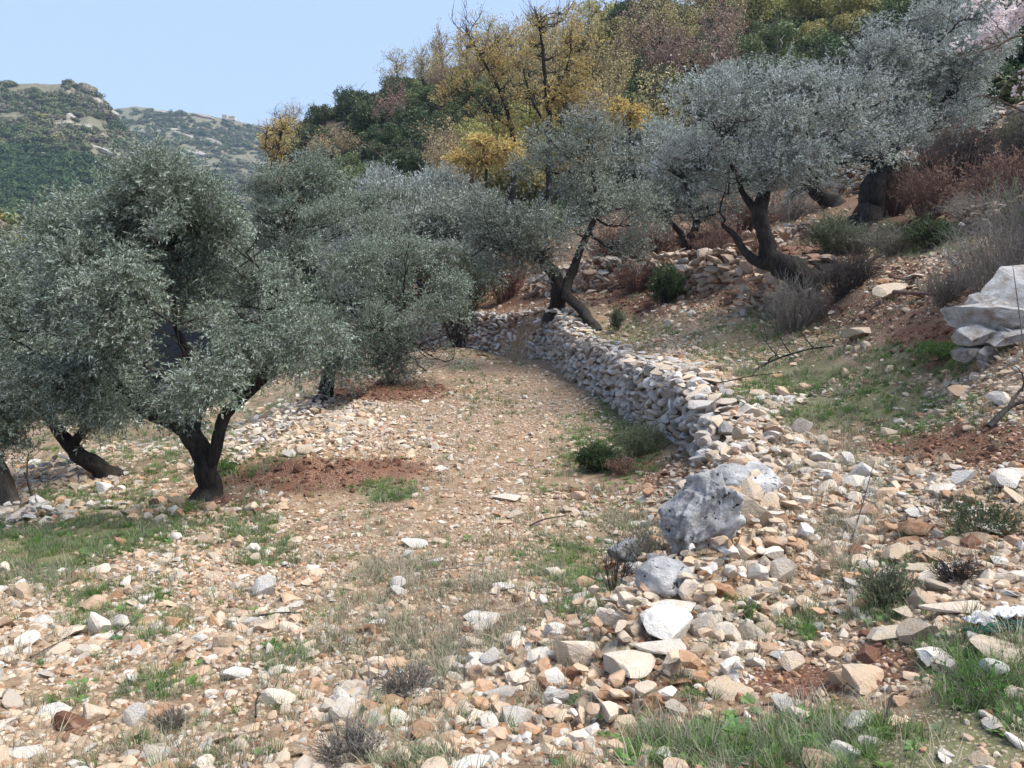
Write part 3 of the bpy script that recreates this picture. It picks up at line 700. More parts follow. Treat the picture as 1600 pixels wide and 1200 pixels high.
# --- dry stone walls
def dry_wall(name, label, line, hgt, size, sub_n, thick=.35, parts=300, tintm=.3, face=-1, cap=True, group=None, lean=.1, base=None, jitter=1.0):
    """line: world xy polyline; stones laid in courses against the bank, capped"""
    line = smooth_path(line, 8)
    root = empty(name, (line[len(line)//2][0], line[len(line)//2][1], float(H(*line[len(line)//2])[0])), label, 'stone wall', group)
    seg = np.linalg.norm(np.diff(line, axis=0), axis=1); cum = np.concatenate([[0], np.cumsum(seg)]); L = cum[-1]
    items = []
    def at(s):
        s = min(max(s, 0), L - 1e-4); k = int(np.searchsorted(cum, s, 'right') - 1); k = min(k, len(seg) - 1)
        f = (s - cum[k]) / seg[k]; p = line[k] * (1 - f) + line[k+1] * f; d = (line[k+1] - line[k]) / seg[k]; return p, d
    nc = max(2, int(round(max(hgt(0.), hgt(.5), hgt(1.)) / (size * .62)))) if hgt else 11
    for c in range(nc + (3 if cap else 0)):
        s = rng.uniform(0, size)
        while s < L:
            w = size * rng.choice([.5, .75, 1.0, 1.3, 1.75]) * rng.uniform(.85, 1.15); p, d = at(s + w / 2); hh = hgt((s + w / 2) / L) if hgt else None
            nrm = np.array([d[1], -d[0]]) * face
            zb = float(base((s + w / 2) / L)) if base else float(H(p[0] + nrm[0] * .45, p[1] + nrm[1] * .45, False)[0])
            ch = size * .62
            if hh is None: hh = min(max(float(H(p[0] - nrm[0] * .4, p[1] - nrm[1] * .4, False)[0]) - zb, .45), 1.7)
            if c < nc:
                zc = c * ch + ch * .4
                if zc < hh + .02:
                    off = -zc * lean + rng.uniform(-.07, .06) * jitter + .07
                    items.append((p[0] + nrm[0] * off, p[1] + nrm[1] * off, zb + zc + rng.uniform(-.05, .05), w * .62, size * rng.uniform(.5, .9), ch * rng.uniform(.75, 1.5), math.atan2(d[1], d[0]), 0))
            else:
                off = -hh * lean + .04 - (c - nc) * thick * .8 + rng.uniform(-.12, .12)
                items.append((p[0] + nrm[0] * off, p[1] + nrm[1] * off, zb + hh + ch * .3 + rng.uniform(-.02, .06), w * .62, size * .6 * rng.uniform(.8, 1.4), ch * .8 * rng.uniform(.6, 1.5), math.atan2(d[1], d[0]) + rng.uniform(-1.4, 1.4), float(name == 'retaining_wall' and rng.random() < .6)))
            s += w * .97
    it = np.array(items); n = len(it)
    app = it[:, 3] / np.hypot(it[:, 0], it[:, 1]); od = np.argsort(-app); loc = np.array(root.location)
    tn = np.clip(tintm + rng.normal(0, .17, n), 0, .97); iv = rng.integers(0, 16, n)
    rt = np.stack([rng.normal(0, .28, n), rng.normal(0, .26, n), it[:, 6] + rng.normal(0, .3, n) + math.pi * (rng.random(n) < .5)], 1)
    for i in od[:parts]:
        o = link('stone', (STONES if (it[i, 7] > .5 or name == 'stone_edging') else STONESW)[iv[i]], None, root); o.location = it[i, :3] - loc; o.rotation_euler = rt[i]; o.scale = it[i, 3:6]; o['tint'] = float(tn[i])
    if n > parts:
        k = od[parts:]
        o = scatter('stone_courses', C_STW, 16, it[k, :3], rt[k], it[k, 3:6], tn[k], root, iv[k], origin=loc); o['kind'] = 'stuff'
    return root
wl = np.vstack([[[2.0, 7.9]], WALL[5:13]])
dry_wall('retaining_wall', 'long dry stone retaining wall curving away between lower field and upper terrace', wl, None, .20, 0, tintm=.24, thick=.28)
def gl(*pts): return np.array([hit(*p)[:2] for p in pts])
W2 = [('low rubble wall across the slope behind the leaning twin olive', [(820,462),(900,456),(985,448),(1040,440)], 1.1, .28, .35),
 ('crumbling terrace wall left of the twisted olive roots, partly overgrown', [(1020,470),(1060,462),(1100,455),(1150,438)], 1.3, .28, .4),
 ('rubble mound like terrace wall right under the twisted olive', [(1130,494),(1165,486),(1205,478),(1255,476)], 1.25, .26, .5),
 ('upper terrace wall of grey stones behind the black stump like trunk', [(1225,312),(1290,306),(1345,303),(1400,300)], 1.5, .3, .35),
 ('high terrace wall climbing the slope at upper right', [(1380,262),(1430,246),(1480,232),(1540,224)], 1.5, .32, .35),
 ('broken wall of tan stones near the right edge above the dry shrub', [(1485,368),(1515,366),(1550,360),(1600,352)], .8, .2, .4),
 ('long low stone line on the slope above the red earth', [(1190,395),(1250,372),(1310,360)], .35, .22, .4),
 ('old terrace wall high at the right edge', [(1535,214),(1570,208),(1625,205)], 1.1, .3, .4)]
for lab, pts, h_, s_, t_ in W2:
    dry_wall('terrace_wall', lab, gl(*pts), lambda t, h_=h_: h_, s_, 0, parts=60, tintm=t_ + .18, cap=True, group='old terrace walls on the slope', face=1, jitter=2.5, lean=.25)
tl = gl((60,800),(0,812),(-80,826)) 
dry_wall('stone_edging', 'low line of pale stones at the lower terrace edge, far left', gl((120,808),(60,806),(10,812),(-60,820)), lambda t: .2, .13, 0, parts=60, tintm=.15, face=1)
dry_wall('stone_edging', 'row of pale stones edging the field right of the fork-trunked olive', gl((345,742),(380,716),(420,690),(470,660),(520,632)), lambda t: .1, .12, 0, parts=120, tintm=.25, face=1)
dry_wall('stone_edging', 'white stone row beside the leaning back-left olive', gl((95,758),(120,748),(150,736)), lambda t: .2, .14, 0, parts=40, tintm=.1, face=1)

# --- bedrock
def rock(name, label, px, py, wpx, hpx, material, seed, layered=0., sub=5, rot=0., dd=0, asp=.9, rough=.28, cuts=6, pitf=2.2, flute=0.):
    V, F = _ico[sub]; V = V.copy(); r = np.random.default_rng(seed)
    for _ in range(cuts):
        n = r.normal(size=3); n /= np.linalg.norm(n); h = r.uniform(.6, .9); V = V - np.maximum(V @ n - h, 0)[:, None] * n
    V *= (1 + rough * fbm3(V * 1.4 + seed, 4) + rough * .45 * fbm3(V * pitf * 2.2 + seed, 4))[:, None]
    if layered:
        q = V[:, 2] * 4.2 + V[:, 0] * .9 + .6 * fbm(V[:, 0] * 1.5, V[:, 1] * 1.5, 2)
        k = 1 + layered * (np.abs((q % 1) - .5) * -2 + .5) ; V[:, :2] *= k[:, None]
    if flute:
        an_ = np.arctan2(V[:, 1], V[:, 0]); rr_ = 1 - np.abs(fbm(an_ * 3.2 + seed, V[:, 2] * .9 + V[:, 0] * .8, 4)) * 1.0; f2 = 1 - np.abs(fbm(an_ * 9 + seed, V[:, 2] * 3.2 + V[:, 0] * 2, 3))
        V[:, :2] *= (1 + flute * (rr_ - .8) + flute * .35 * (f2 - .8))[:, None]; low_ = np.clip(.6 - V[:, 2], 0, 2)
        V[:, 0] = V[:, 0] * (.78 + .18 * low_) - .30 * low_; V[:, 1] -= .12 * low_
    c = hit(px, py + hpx * .5); dist = np.linalg.norm(c - np.array([0, 0, EYE])); 
    W = wpx / FPX * dist / 2; Hh = hpx / FPX * dist / math.cos(math.radians(12)) 
    V[:, 0] *= W; V[:, 1] *= W * asp; V[:, 2] *= Hh * .62
    ca, sa = math.cos(rot), math.sin(rot); V = np.stack([V[:, 0] * ca - V[:, 1] * sa, V[:, 0] * sa + V[:, 1] * ca, V[:, 2]], 1)
    o = link(name, mesh_np(name, V, F, True), material); o.location = (c[0], c[1] + W * asp * .45 + dd, c[2] + Hh * .36)
    return tag(o, label, 'rock')
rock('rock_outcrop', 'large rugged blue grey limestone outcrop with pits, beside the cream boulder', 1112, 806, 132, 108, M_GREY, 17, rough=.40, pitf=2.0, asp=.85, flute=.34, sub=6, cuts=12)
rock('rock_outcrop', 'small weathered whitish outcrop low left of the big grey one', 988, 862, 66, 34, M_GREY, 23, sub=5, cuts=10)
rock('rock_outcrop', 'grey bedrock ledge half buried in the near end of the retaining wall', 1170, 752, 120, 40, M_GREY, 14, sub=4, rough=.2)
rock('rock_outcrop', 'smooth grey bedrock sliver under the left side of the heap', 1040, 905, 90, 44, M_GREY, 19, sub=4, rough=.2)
WB = [stone_mesh('ledge_%d' % i, 5, 800 + i, 16, .36, .72, [(1,.75,.42),(1,.8,.6),(1,.6,.5)][i % 3], .13) for i in range(5)]
for m_ in WB: m_.materials.clear(); m_.materials.append(M_WHITE)
bq = hit(1560, 545); root = empty('rock_outcrop', bq, 'huge cracked white limestone ledge stacked in layers at the right edge', 'rock'); dq = np.linalg.norm(bq - np.array([0, 0, EYE])); k_ = dq / FPX
for i, (px, py, w, h_, dd, rz) in enumerate([(1600,470,120,60,.35,.2),(1545,495,95,40,.1,-.2),(1580,460,90,34,.5,.4),(1600,505,90,44,.1,0),(1535,520,70,34,0,.3),(1575,532,80,34,-.05,-.3),(1620,530,90,70,.1,.1),(1525,545,44,26,.05,.5),(1570,560,60,26,-.1,.1),(1650,480,120,90,.5,0),(1610,562,60,30,-.1,.4),(1512,505,36,28,.25,.2),(1630,450,90,50,.6,-.2),(1520,528,40,26,.0,.9),(1548,548,36,24,-.1,.4),(1590,548,50,26,-.12,.8),(1508,552,30,20,-.05,.1),(1535,566,36,20,-.12,.7),(1596,580,44,26,-.15,.2),(1560,478,60,30,.2,.9),(1530,478,40,22,.3,.1),(1600,448,60,28,.6,.8),(1572,512,60,26,.0,.5),(1625,505,60,40,0,.9)]):
    c = P(px, py, bq[1] + dd) - bq; o = link('ledge', WB[i % 5], None, root); o.location = c; o.scale = (w * k_ * .58, w * k_ * .5, h_ * k_ * .95); o.rotation_euler = (rng.uniform(-.15, .15), rng.uniform(-.2, .05), rz)

# ------------------------------------------------------------------ leafy twigs
def spray_mesh(name, seed, nl, L, lw, ll, material, spread=1.0, stem=True, stemmat=None, curl=.25):
    r = np.random.default_rng(seed); V = []; F = []; n = 0
    t = np.linspace(.12, 1, nl); bend = r.uniform(-.25, .25, 2)
    for i in range(nl):
        base = np.array([bend[0] * t[i] ** 2 * L, bend[1] * t[i] ** 2 * L, t[i] * L])
        a = i * 2.4 + r.uniform(-.5, .5) + (math.pi if i % 2 else 0); el = r.uniform(.35, 1.0)
        d = np.array([math.cos(a) * math.cos(el) * spread, math.sin(a) * math.cos(el) * spread, math.sin(el)]); d /= np.linalg.norm(d)
        s = np.cross(d, r.normal(size=3)); s /= np.linalg.norm(s); up_ = np.cross(s, d)
        l = ll * r.uniform(.7, 1.25); w = lw * r.uniform(.8, 1.2)
        V += [base, base + d * l * .5 + s * w * .5, base + d * l * .5 - s * w * .5, base + d * l + up_ * l * curl * r.uniform(-1, 1)]
        F += [[n, n + 1, n + 3], [n, n + 3, n + 2]]; n += 4
    V = np.array(V); F = np.array(F)
    if stem:
        pts = np.array([[bend[0] * q * q * L, bend[1] * q * q * L, q * L] for q in np.linspace(0, .95, 4)])
        tv, tq, tt = tube(pts, [lw * .22, lw * .18, lw * .14, lw * .08], 3)
        me = mesh_np(name, np.vstack([V, tv]), [F, tq + n, tt + n], False)
        me.materials.append(material); me.materials.append(stemmat or M_TWIG)
        mi = np.zeros(len(me.polygons), np.int32); mi[len(F):] = 1; me.polygons.foreach_set('material_index', mi)
    else:
        me = mesh_np(name, V, F, False); me.materials.append(material)
    return me
SP_N = protos('olive_twig', [spray_mesh('olive_twig_%d' % i, 10 + i, 18, .26, .013, .058, M_OLIVE) for i in range(6)])
SP_M = protos('olive_twig_grey', [spray_mesh('olive_twig_grey_%d' % i, 30 + i, 16, .34, .020, .085, M_OLIVE2) for i in range(6)])
SP_D = protos('olive_twig_dusty', [spray_mesh('olive_twig_dusty_%d' % i, 50 + i, 14, .36, .019, .08, M_OLIVE3) for i in range(6)])

def crown_points(ells, dens, shell=.55, seed=0, gap=.25, floor_=None):
    """ells: (centre3, radii3) ; sprays concentrated on the outer layers of each lobe, thinned by noise into clumps and gaps"""
    r = np.random.default_rng(seed); PTS = []; DIR = []
    sub = []
    for (c, R) in ells:
        c = np.asarray(c, float); R = np.asarray(R, float)
        for q in range(7):
            u = r.normal(size=3); u /= np.linalg.norm(u); u[2] = u[2] * .9 + .08
            sub.append((c + u * R * r.uniform(.45, .88), R * r.uniform(.26, .50) * np.array([1, 1, .85])))
    for (c, R) in sub:
        n = int(dens * (R[0] * R[1] * R[2]) ** (2 / 3) * 4 * math.pi / 3 * 1.0)
        u = r.normal(size=(n, 3)); u /= np.linalg.norm(u, axis=1)[:, None]
        q = r.random(n) ** shell * (1 + .22 * fbm3(u * 2.2 + c, 2) + r.normal(0, .05, n))
        p = c + u * R * q[:, None]
        low = (u[:, 2] < -.3) & (r.random(n) < .3)
        k = ~low
        PTS.append(p[k]); DIR.append((u * (.6 + .6 * q[:, None]))[k])
    p = np.vstack(PTS); d = np.vstack(DIR)
    big_ = r.random(len(p)) < .07; p[big_] += d[big_] / (np.linalg.norm(d[big_], axis=1)[:, None] + 1e-6) * np.array([.5, .5, 1.0]) * float(np.mean([e[1][0] for e in ells])) * r.uniform(.1, .4, (int(big_.sum()), 1))
    sc = max(float(np.mean([e[1][0] for e in ells])), .3)
    nz = fbm3(p * (1.5 / sc) + seed * 1.7, 3) + .45 * fbm3(p * (5 / sc) + seed, 2)
    k = nz > -gap + r.random(len(p)) * .1 - .05
    p = p[k]; d = d[k]
    if floor_ is not None: k = p[:, 2] > floor_; p = p[k]; d = d[k]
    return p, d
def tree(name, label, trunks, ells, coll, dens, scale=1.0, cat='tree', group=None, bark=None, limbn=3, seed=0, droop=.35, gap=.25, shell=.5, tw=.012, upw=.5, rough=.14, cmin=None, inner=.35):
    """trunks: list of (world points, radii). first point of the first trunk = base"""
    bark = bark or M_BARK; r = np.random.default_rng(seed + 900)
    base = np.array(trunks[0][0][0], float); root = empty(name, base, label, cat, group)
    nodes = []; first = True
    for pts, rad in trunks:
        p = smooth_path(pts, 7); rr = np.interp(np.linspace(0, 1, len(p)), np.linspace(0, 1, len(rad)), rad)
        p = p + fbm3(p * 3 + seed, 2)[:, None] * rr[:, None] * .5 * np.array([1, 1, 0])
        if first:
            rr = rr.copy(); rr[0] *= 1.5; rr[1] *= 1.22; rr[2] *= 1.08; p = np.vstack([[p[0] - [0, 0, .25]], p]); rr = np.concatenate([[rr[0] * 1.2], rr])
        mb = MB(); mb.tube(p - base, rr, 14, rough)
        link('trunk' if first else 'limb', mb.mesh('trunk', True), bark, root); first = False
        nodes += [(q, w) for q, w in zip(p[len(p)//2:], rr[len(p)//2:])]
    mb = MB()
    order = sorted(ells, key=lambda e: min(np.linalg.norm(np.array(e[0]) - q[0]) for q in nodes))
    fine = []
    for c, R in order:
        c = np.array(c, float); R = np.array(R, float)
        for t in range(limbn):
            tgt = c + R * r.normal(size=3) * .42 + np.array([0, 0, R[2] * .1])
            j = min(range(len(nodes)), key=lambda i: np.linalg.norm(nodes[i][0] - tgt) + (3 if nodes[i][1] < tw * 1.4 else 0) * R[0])
            a, w = nodes[j]; L = np.linalg.norm(tgt - a)
            mid = (a + tgt) / 2 + r.normal(size=3) * L * .13 + np.array([0, 0, -L * .10])
            pp = bez(a, mid, tgt, 9); pp[1:-1] += r.normal(size=(7, 3)) * L * .018
            r0 = min(w * .62, max(tw * 1.8, L * .035)); rr = np.linspace(r0, tw * .7, 9)
            mb.tube(pp - base, rr, 5, .05)
            nodes += [(pp[k], rr[k]) for k in (3, 5, 7)]; fine += [(pp[k], R) for k in (4, 6, 8)]
    for q, R in fine:
        for t in range(3):
            u = r.normal(size=3); u[2] = abs(u[2]) * .6 + .15; u /= np.linalg.norm(u); e = q + u * R * r.uniform(.45, .85)
            m_ = (q + e) / 2 + r.normal(size=3) * .08 * R[0]; pp = bez(q, m_, e, 6); mb.tube(pp - base, np.linspace(tw * .55, tw * .2, 6), 3)
    link('branches', mb.mesh('branches', True), bark, root)
    if coll is not None:
        p, d = crown_points(ells, dens, shell, seed, gap, cmin)
        n = len(p); D = d + r.normal(size=(n, 3)) * .45 + np.array([0, 0, upw]); D[:, 2] -= droop * r.random(n) * 1.2
        E = dir_euler(D); s = scale * r.uniform(.7, 1.3, n)
        o = scatter('crown', coll, 6, p, E, np.stack([s, s, s], 1), parent=root, origin=base); o['kind'] = 'stuff'
    return root
def E_(px, py, rx, ry, d, dep=None, dd=0):
    k = math.cos(PITCH) / FPX * d * 1.0; c = P(px, py, d + dd)
    return (c, (rx * k * 1.03, (dep if dep else (rx + ry) / 2) * k, ry * k * 1.03))
def TP(lst, d, base=None):     # trunk path from picture points + depth offsets
    return np.array([P(a, b, d + (c if c else 0)) for a, b, c in lst])
def based(px, py): 
    h = hit(px, py); return h, h[1]

# --- hero olive: fork-trunked, left of centre
h, d = based(325, 776)
tr1 = TP([(325,740,0),(316,705,0),(295,672,.1),(262,655,.2),(228,640,.3),(180,600,.4),(140,560,.3)], d); tr1 = np.vstack([[h], tr1])
tr2 = TP([(333,722,-.06),(342,695,-.1),(350,655,-.1),(372,628,-.1),(402,600,0),(438,545,.1),(452,480,.2)], d)
tr3 = TP([(300,678,.1),(305,620,.3),(290,560,.5),(270,470,.6),(265,380,.6)], d)
tree('olive_tree', 'big silvery olive with forked black trunk on red soil, left of centre',
     [(tr1, [.15,.135,.13,.125,.11,.10,.07,.04]), (tr2, [.075,.075,.07,.066,.06,.05,.025]), (tr3, [.09,.06,.05,.035,.02])],
     [E_(265,400,120,120,d), E_(190,365,90,70,d), E_(300,345,90,60,d), E_(350,430,110,120,d,dd=-.3), E_(230,520,150,110,d,dd=-.5), E_(120,480,120,120,d), E_(60,560,90,90,d), E_(120,610,90,60,d,dd=-.3),
      E_(400,540,110,80,d,dd=-.3), E_(250,620,130,45,d,dd=-.2), E_(420,470,90,90,d,dd=.4), E_(90,400,60,60,d), E_(230,305,60,40,d), E_(330,560,100,70,d,dd=-.9), E_(180,450,90,80,d,dd=-1.0)],
     SP_N, 1050, .78, gap=.12, group='olive trees on the terraces', seed=1, cmin=h[2] + .55)
h, d = based(508, 627)
tr1 = np.vstack([[h], TP([(510,605,0),(516,575,0),(505,540,.1),(480,500,.2),(465,440,.3),(455,380,.2)], d)])
tr2 = TP([(514,585,0),(545,545,0),(590,500,0),(630,460,0)], d)
tree('olive_tree', 'wide olive behind the fork-trunked one, short dark trunk on red soil',
     [(tr1, [.22,.19,.17,.14,.12,.09,.05]), (tr2, [.13,.11,.08,.05])],
     [E_(450,320,80,80,d), E_(400,350,60,60,d), E_(540,370,100,80,d), E_(480,430,110,90,d,dd=-.5), E_(590,430,90,90,d), E_(650,500,80,80,d), E_(690,480,45,70,d), E_(580,540,100,70,d,dd=-.8), E_(520,520,90,60,d,dd=-1), E_(640,570,75,45,d,dd=-.5), E_(430,280,40,35,d), E_(420,235,22,28,d), E_(560,310,50,40,d,dd=1), E_(620,380,50,50,d,dd=.6),E_(700,560,45,40,d)],
     SP_N, 380, .98, gap=.10, group='olive trees on the terraces', seed=2, tw=.018, cmin=h[2] + .5)
h, d = based(170, 747)
tree('olive_tree', 'olive with trunk leaning left, standing behind and left of the fork-trunked one',
     [(np.vstack([[h], TP([(150,728,0),(118,708,0),(95,680,0),(70,640,0),(55,590,0),(60,540,0)], d)]), [.17,.16,.14,.11,.09,.06,.04]), (TP([(105,700,0),(140,660,0),(160,610,0),(165,560,0)], d), [.09,.07,.05,.03])],
     [E_(90,600,90,80,d), E_(160,610,80,70,d), E_(60,520,90,80,d), E_(130,520,80,80,d), E_(30,600,60,70,d), E_(175,655,50,35,d)],
     SP_N, 260, 1.3, group='olive trees on the terraces', seed=3, tw=.015, cmin=h[2] + .5)
h, d = based(22, 790)
tree('olive_tree', 'olive cut by the left edge, pale grey trunk above a heap of pale stones',
     [(np.vstack([[h], TP([(12,765,0),(2,735,0),(-15,690,0),(-20,640,0),(0,580,0)], d)]), [.14,.12,.11,.09,.07,.04]), (TP([(52,782,.1),(44,752,.1),(38,738,.1)], d), [.02,.018,.012])],
     [E_(20,650,60,70,d), E_(0,560,90,100,d), E_(-60,600,90,110,d), E_(40,600,60,70,d,dd=-.3), E_(0,460,70,70,d), E_(-90,500,90,90,d), E_(20,700,50,35,d)],
     SP_N, 420, 1.05, group='olive trees on the terraces', seed=4, bark=M_BARK2, cmin=h[2] + .35)
# --- leaning twin olive on the wall
h, d = based(868, 489)
h2 = hit(937, 517)
tree('olive_tree', 'dusky olive with two dark stems, one leaning down onto the retaining wall',
     [(np.vstack([[h], TP([(872,468,0),(876,448,0),(868,428,0),(850,408,0),(830,380,0),(800,330,0)], d)]), [.27,.24,.22,.2,.15,.1,.06]),
      (np.vstack([[h2 - [0, 0, .1]], P(915, 492, d - 1.4), P(893, 470, d - .7), P(886, 452, d - .2), P(895, 425, d), P(905, 395, d), P(930, 330, d), P(928, 270, d)]), [.16,.15,.15,.16,.14,.11,.08,.04])],
     [E_(800,330,80,70,d), E_(850,270,60,50,d), E_(930,260,75,70,d), E_(960,330,80,70,d), E_(880,350,90,60,d,dd=-1), E_(790,390,60,50,d,dd=-.5), E_(760,340,45,70,d), E_(920,210,50,40,d), E_(860,225,40,35,d), E_(990,390,50,35,d), E_(840,400,60,30,d,dd=-.8), E_(750,410,40,50,d)],
     SP_D, 165, 1.0, group='olive trees on the terraces', seed=5, tw=.024, cmin=h[2] + .6, gap=-.02)
h, d = based(1076, 407)
tree('olive_tree', 'thin grey olive between the leaning twin olive and the twisted one',
     [(np.vstack([[h], TP([(1072,388,0),(1080,370,0),(1088,350,0),(1080,320,0),(1070,280,0)], d)]), [.2,.17,.15,.13,.1,.06]), (TP([(1074,385,0),(1060,360,0),(1040,340,0)], d), [.12,.09,.05])],
     [E_(1050,300,75,60,d), E_(1120,270,70,60,d), E_(1010,260,55,50,d), E_(1080,240,60,45,d), E_(1120,330,55,30,d), E_(1020,340,45,30,d)],
     SP_D, 110, 1.15, group='olive trees on the terraces', seed=6, tw=.026, gap=.0)
# --- twisted olive
h, d = based(1318, 436)
tree('olive_tree', 'twisted olive with black trunk lying along the bank and rising at its left end',
     [(np.vstack([[h], TP([(1285,432,0),(1262,436,-.2),(1240,424,-.3),(1215,410,-.4),(1200,396,-.4),(1196,372,-.4),(1188,350,-.3),(1186,325,-.2),(1200,290,0),(1225,240,0),(1240,180,0)], d)]), [.30,.33,.34,.30,.24,.19,.16,.15,.16,.12,.07,.05]),
      (TP([(1238,424,-.3),(1205,412,-.35),(1180,408,-.3),(1165,395,-.2),(1148,370,-.2),(1128,351,-.1)], d), [.22,.16,.12,.085,.07,.04]),
      (TP([(1190,404,-.3),(1192,380,-.25),(1194,355,-.3)], d), [.08,.075,.07]),
      (TP([(1184,335,-.2),(1160,300,0),(1150,270,0),(1120,230,0)], d), [.1,.06,.05,.03])],
     [E_(1190,200,110,80,d), E_(1290,190,100,80,d), E_(1110,200,70,70,d), E_(1180,280,110,45,d), E_(1330,240,70,60,d), E_(1260,160,90,45,d), E_(1345,165,60,60,d), E_(1270,270,90,35,d), E_(1160,175,50,35,d), E_(1230,220,110,70,d,dd=-1), E_(1090,260,60,50,d), E_(1300,135,45,30,d)],
     SP_M, 235, .84, group='olive trees on the terraces', seed=7, tw=.02, gap=.0, shell=.6)
h, d = based(1352, 348)
tree('olive_tree', 'tall olive with thick straight black trunk on the upper slope at right',
     [(np.vstack([[h], TP([(1358,320,0),(1366,292,0),(1374,268,0),(1390,240,0),(1400,200,0),(1415,150,0),(1435,90,0)], d)]), [.52,.42,.38,.36,.26,.2,.14,.07]), (TP([(1372,270,0),(1380,230,0),(1370,180,0),(1375,120,0)], d), [.22,.15,.1,.05]), (TP([(1395,235,0),(1440,200,0),(1480,150,0)], d), [.15,.1,.05])],
     [E_(1400,140,90,90,d), E_(1450,70,85,60,d), E_(1370,80,70,60,d), E_(1470,160,65,60,d), E_(1410,50,60,42,d), E_(1430,210,60,40,d), E_(1380,200,70,50,d,dd=-1), E_(1490,90,50,50,d), E_(1340,130,60,50,d), E_(1360,240,40,25,d)],
     SP_M, 150, 1.1, group='olive trees on the terraces', seed=8, tw=.032, gap=.02, shell=.6)
h, d = based(1300, 320)
tree('olive_tree', 'small olive with hooked trunk at the foot of the upper terrace wall',
     [(np.vstack([[h], TP([(1285,308,0),(1271,298,0),(1272,285,0),(1290,272,0),(1300,262,0)], d)]), [.34,.26,.2,.17,.12,.08]), (TP([(1275,292,0),(1245,300,0),(1228,322,-.3),(1218,342,-.6)], d), [.12,.1,.1,.08])],
     [E_(1270,240,60,35,d), E_(1310,225,50,35,d), E_(1230,225,45,35,d)], SP_M, 70, 2.0, group='olive trees on the terraces', seed=9, tw=.03)

# generic olives, copied along the far terraces
def copy_tree(o, parent=None):
    c = o.copy(); COL.objects.link(c); c.parent = parent
    for ch in list(o.children): copy_tree(ch, c)
    return c
def generic_olive(seed, coll):
    b = np.zeros(3); r = np.random.default_rng(seed)
    tr = [(np.array([[0,0,0],[.1,0,.5],[-.05,.1,1.0],[.2,.1,1.6],[.5,.2,2.3]]), [.22,.18,.16,.12,.06]), (np.array([[0,.05,.9],[-.3,0,1.5],[-.8,.1,2.1]]), [.13,.1,.05])]
    el = [((r.uniform(-1.4,1.4), r.uniform(-1.2,1.2), r.uniform(1.9,3.4)), (r.uniform(.8,1.2),)*2 + (r.uniform(.65,.9),)) for _ in range(9)]
    return tree('olive_tree', 'x', tr, el, coll, 75, 1.9, seed=seed, tw=.03, limbn=2)
G = [generic_olive(201, SP_M), generic_olive(202, SP_M), generic_olive(203, SP_D)]
GO = [(545,300,44,0,1.0,'pale olive at the left end of the far olive row'), (600,285,52,1,1.0,'pale olive in the middle of the far olive row, tallest crown'), (640,300,46,0,1.0,'round pale olive right of the middle of the far olive row'), (690,295,48,1,1.0,'pale olive at the right end of the far olive row'),
      (620,345,38,2,1.05,'dusky olive in front of the far olive row'), (680,380,34,2,1.1,'dark dusty olive in the hollow left of the leaning twin olive'), (560,345,40,1,.9,'grey olive partly hidden behind the wide left olive'), (720,330,42,2,1.0,'dusty olive under the two tall autumn trees'),
      (1000,215,50,1,1.0,'grey olive up the slope behind the twin stemmed one'), (1040,215,52,0,1.0,'grey green olive up the slope above the thin grey olive'), (1130,110,66,1,.9,'round grey green olive high among the woods'), (700,455,31,2,.9,'dark low olive in the shaded gully by the end of the wall'), (1150,195,50,0,1.0,'silvery olive top behind the twisted olive'), (1490,70,40,1,1.1,'silvery olive behind the tall upper olive'),
      (1090,240,42,1,1.0,'silvery olive right behind the thin grey one'), (1290,160,44,0,1.0,'silvery olive high between the twisted olive and the tall upper one'),(660,430,36,2,1.0,'grey brown olive low in the gully behind the wide olive')]
for i, (px, py, dd, gi, s, lab) in enumerate(GO):
    o = G[gi] if not any(GO[k][3] == gi for k in range(i)) else copy_tree(G[gi])
    c = P(px, py, dd); z0 = float(H(c[0], c[1])[0]); top = c[2] + 1.2 * s
    o.location = (c[0], c[1], z0); sz_ = min(max(s * (top - z0) / 4.0, .75 * s), 1.7 * s); o.scale = (s * 1.05 + .12 * (sz_ - s), s, sz_)
    o.rotation_euler = (0, 0, i * 1.7); o['label'] = lab; o['category'] = 'tree'; o['group'] = 'far olives below the wooded hill'

# ------------------------------------------------------------------ far hills
def tint_leaf(name, stops, far_sc=.2):
    m, nt, b, out = mat(name)
    at = N(nt, 'ShaderNodeAttribute', attribute_type='INSTANCER', attribute_name='tint'); geo = N(nt, 'ShaderNodeNewGeometry'); oi = N(nt, 'ShaderNodeObjectInfo')
    c = ramp(nt, at.outputs['Fac'], stops)
    hs = N(nt, 'ShaderNodeHueSaturation'); nt.links.new(c, hs.inputs['Color'])
    nt.links.new(math_(nt, 'ADD', math_(nt, 'MULTIPLY', geo.outputs['Random Per Island'], .8), math_(nt, 'ADD', math_(nt, 'MULTIPLY', oi.outputs['Random'], .4), .4)), hs.inputs['Value'])
    nt.links.new(hs.outputs[0], b.inputs['Base Color']); return m
M_SCRUB = tint_leaf('scrub_leaf', [(0, (.04,.07,.03)), (.3, (.075,.105,.042)), (.5, (.13,.14,.075)), (.7, (.19,.16,.12)), (.85, (.16,.17,.055)), (1, (.22,.19,.06))])
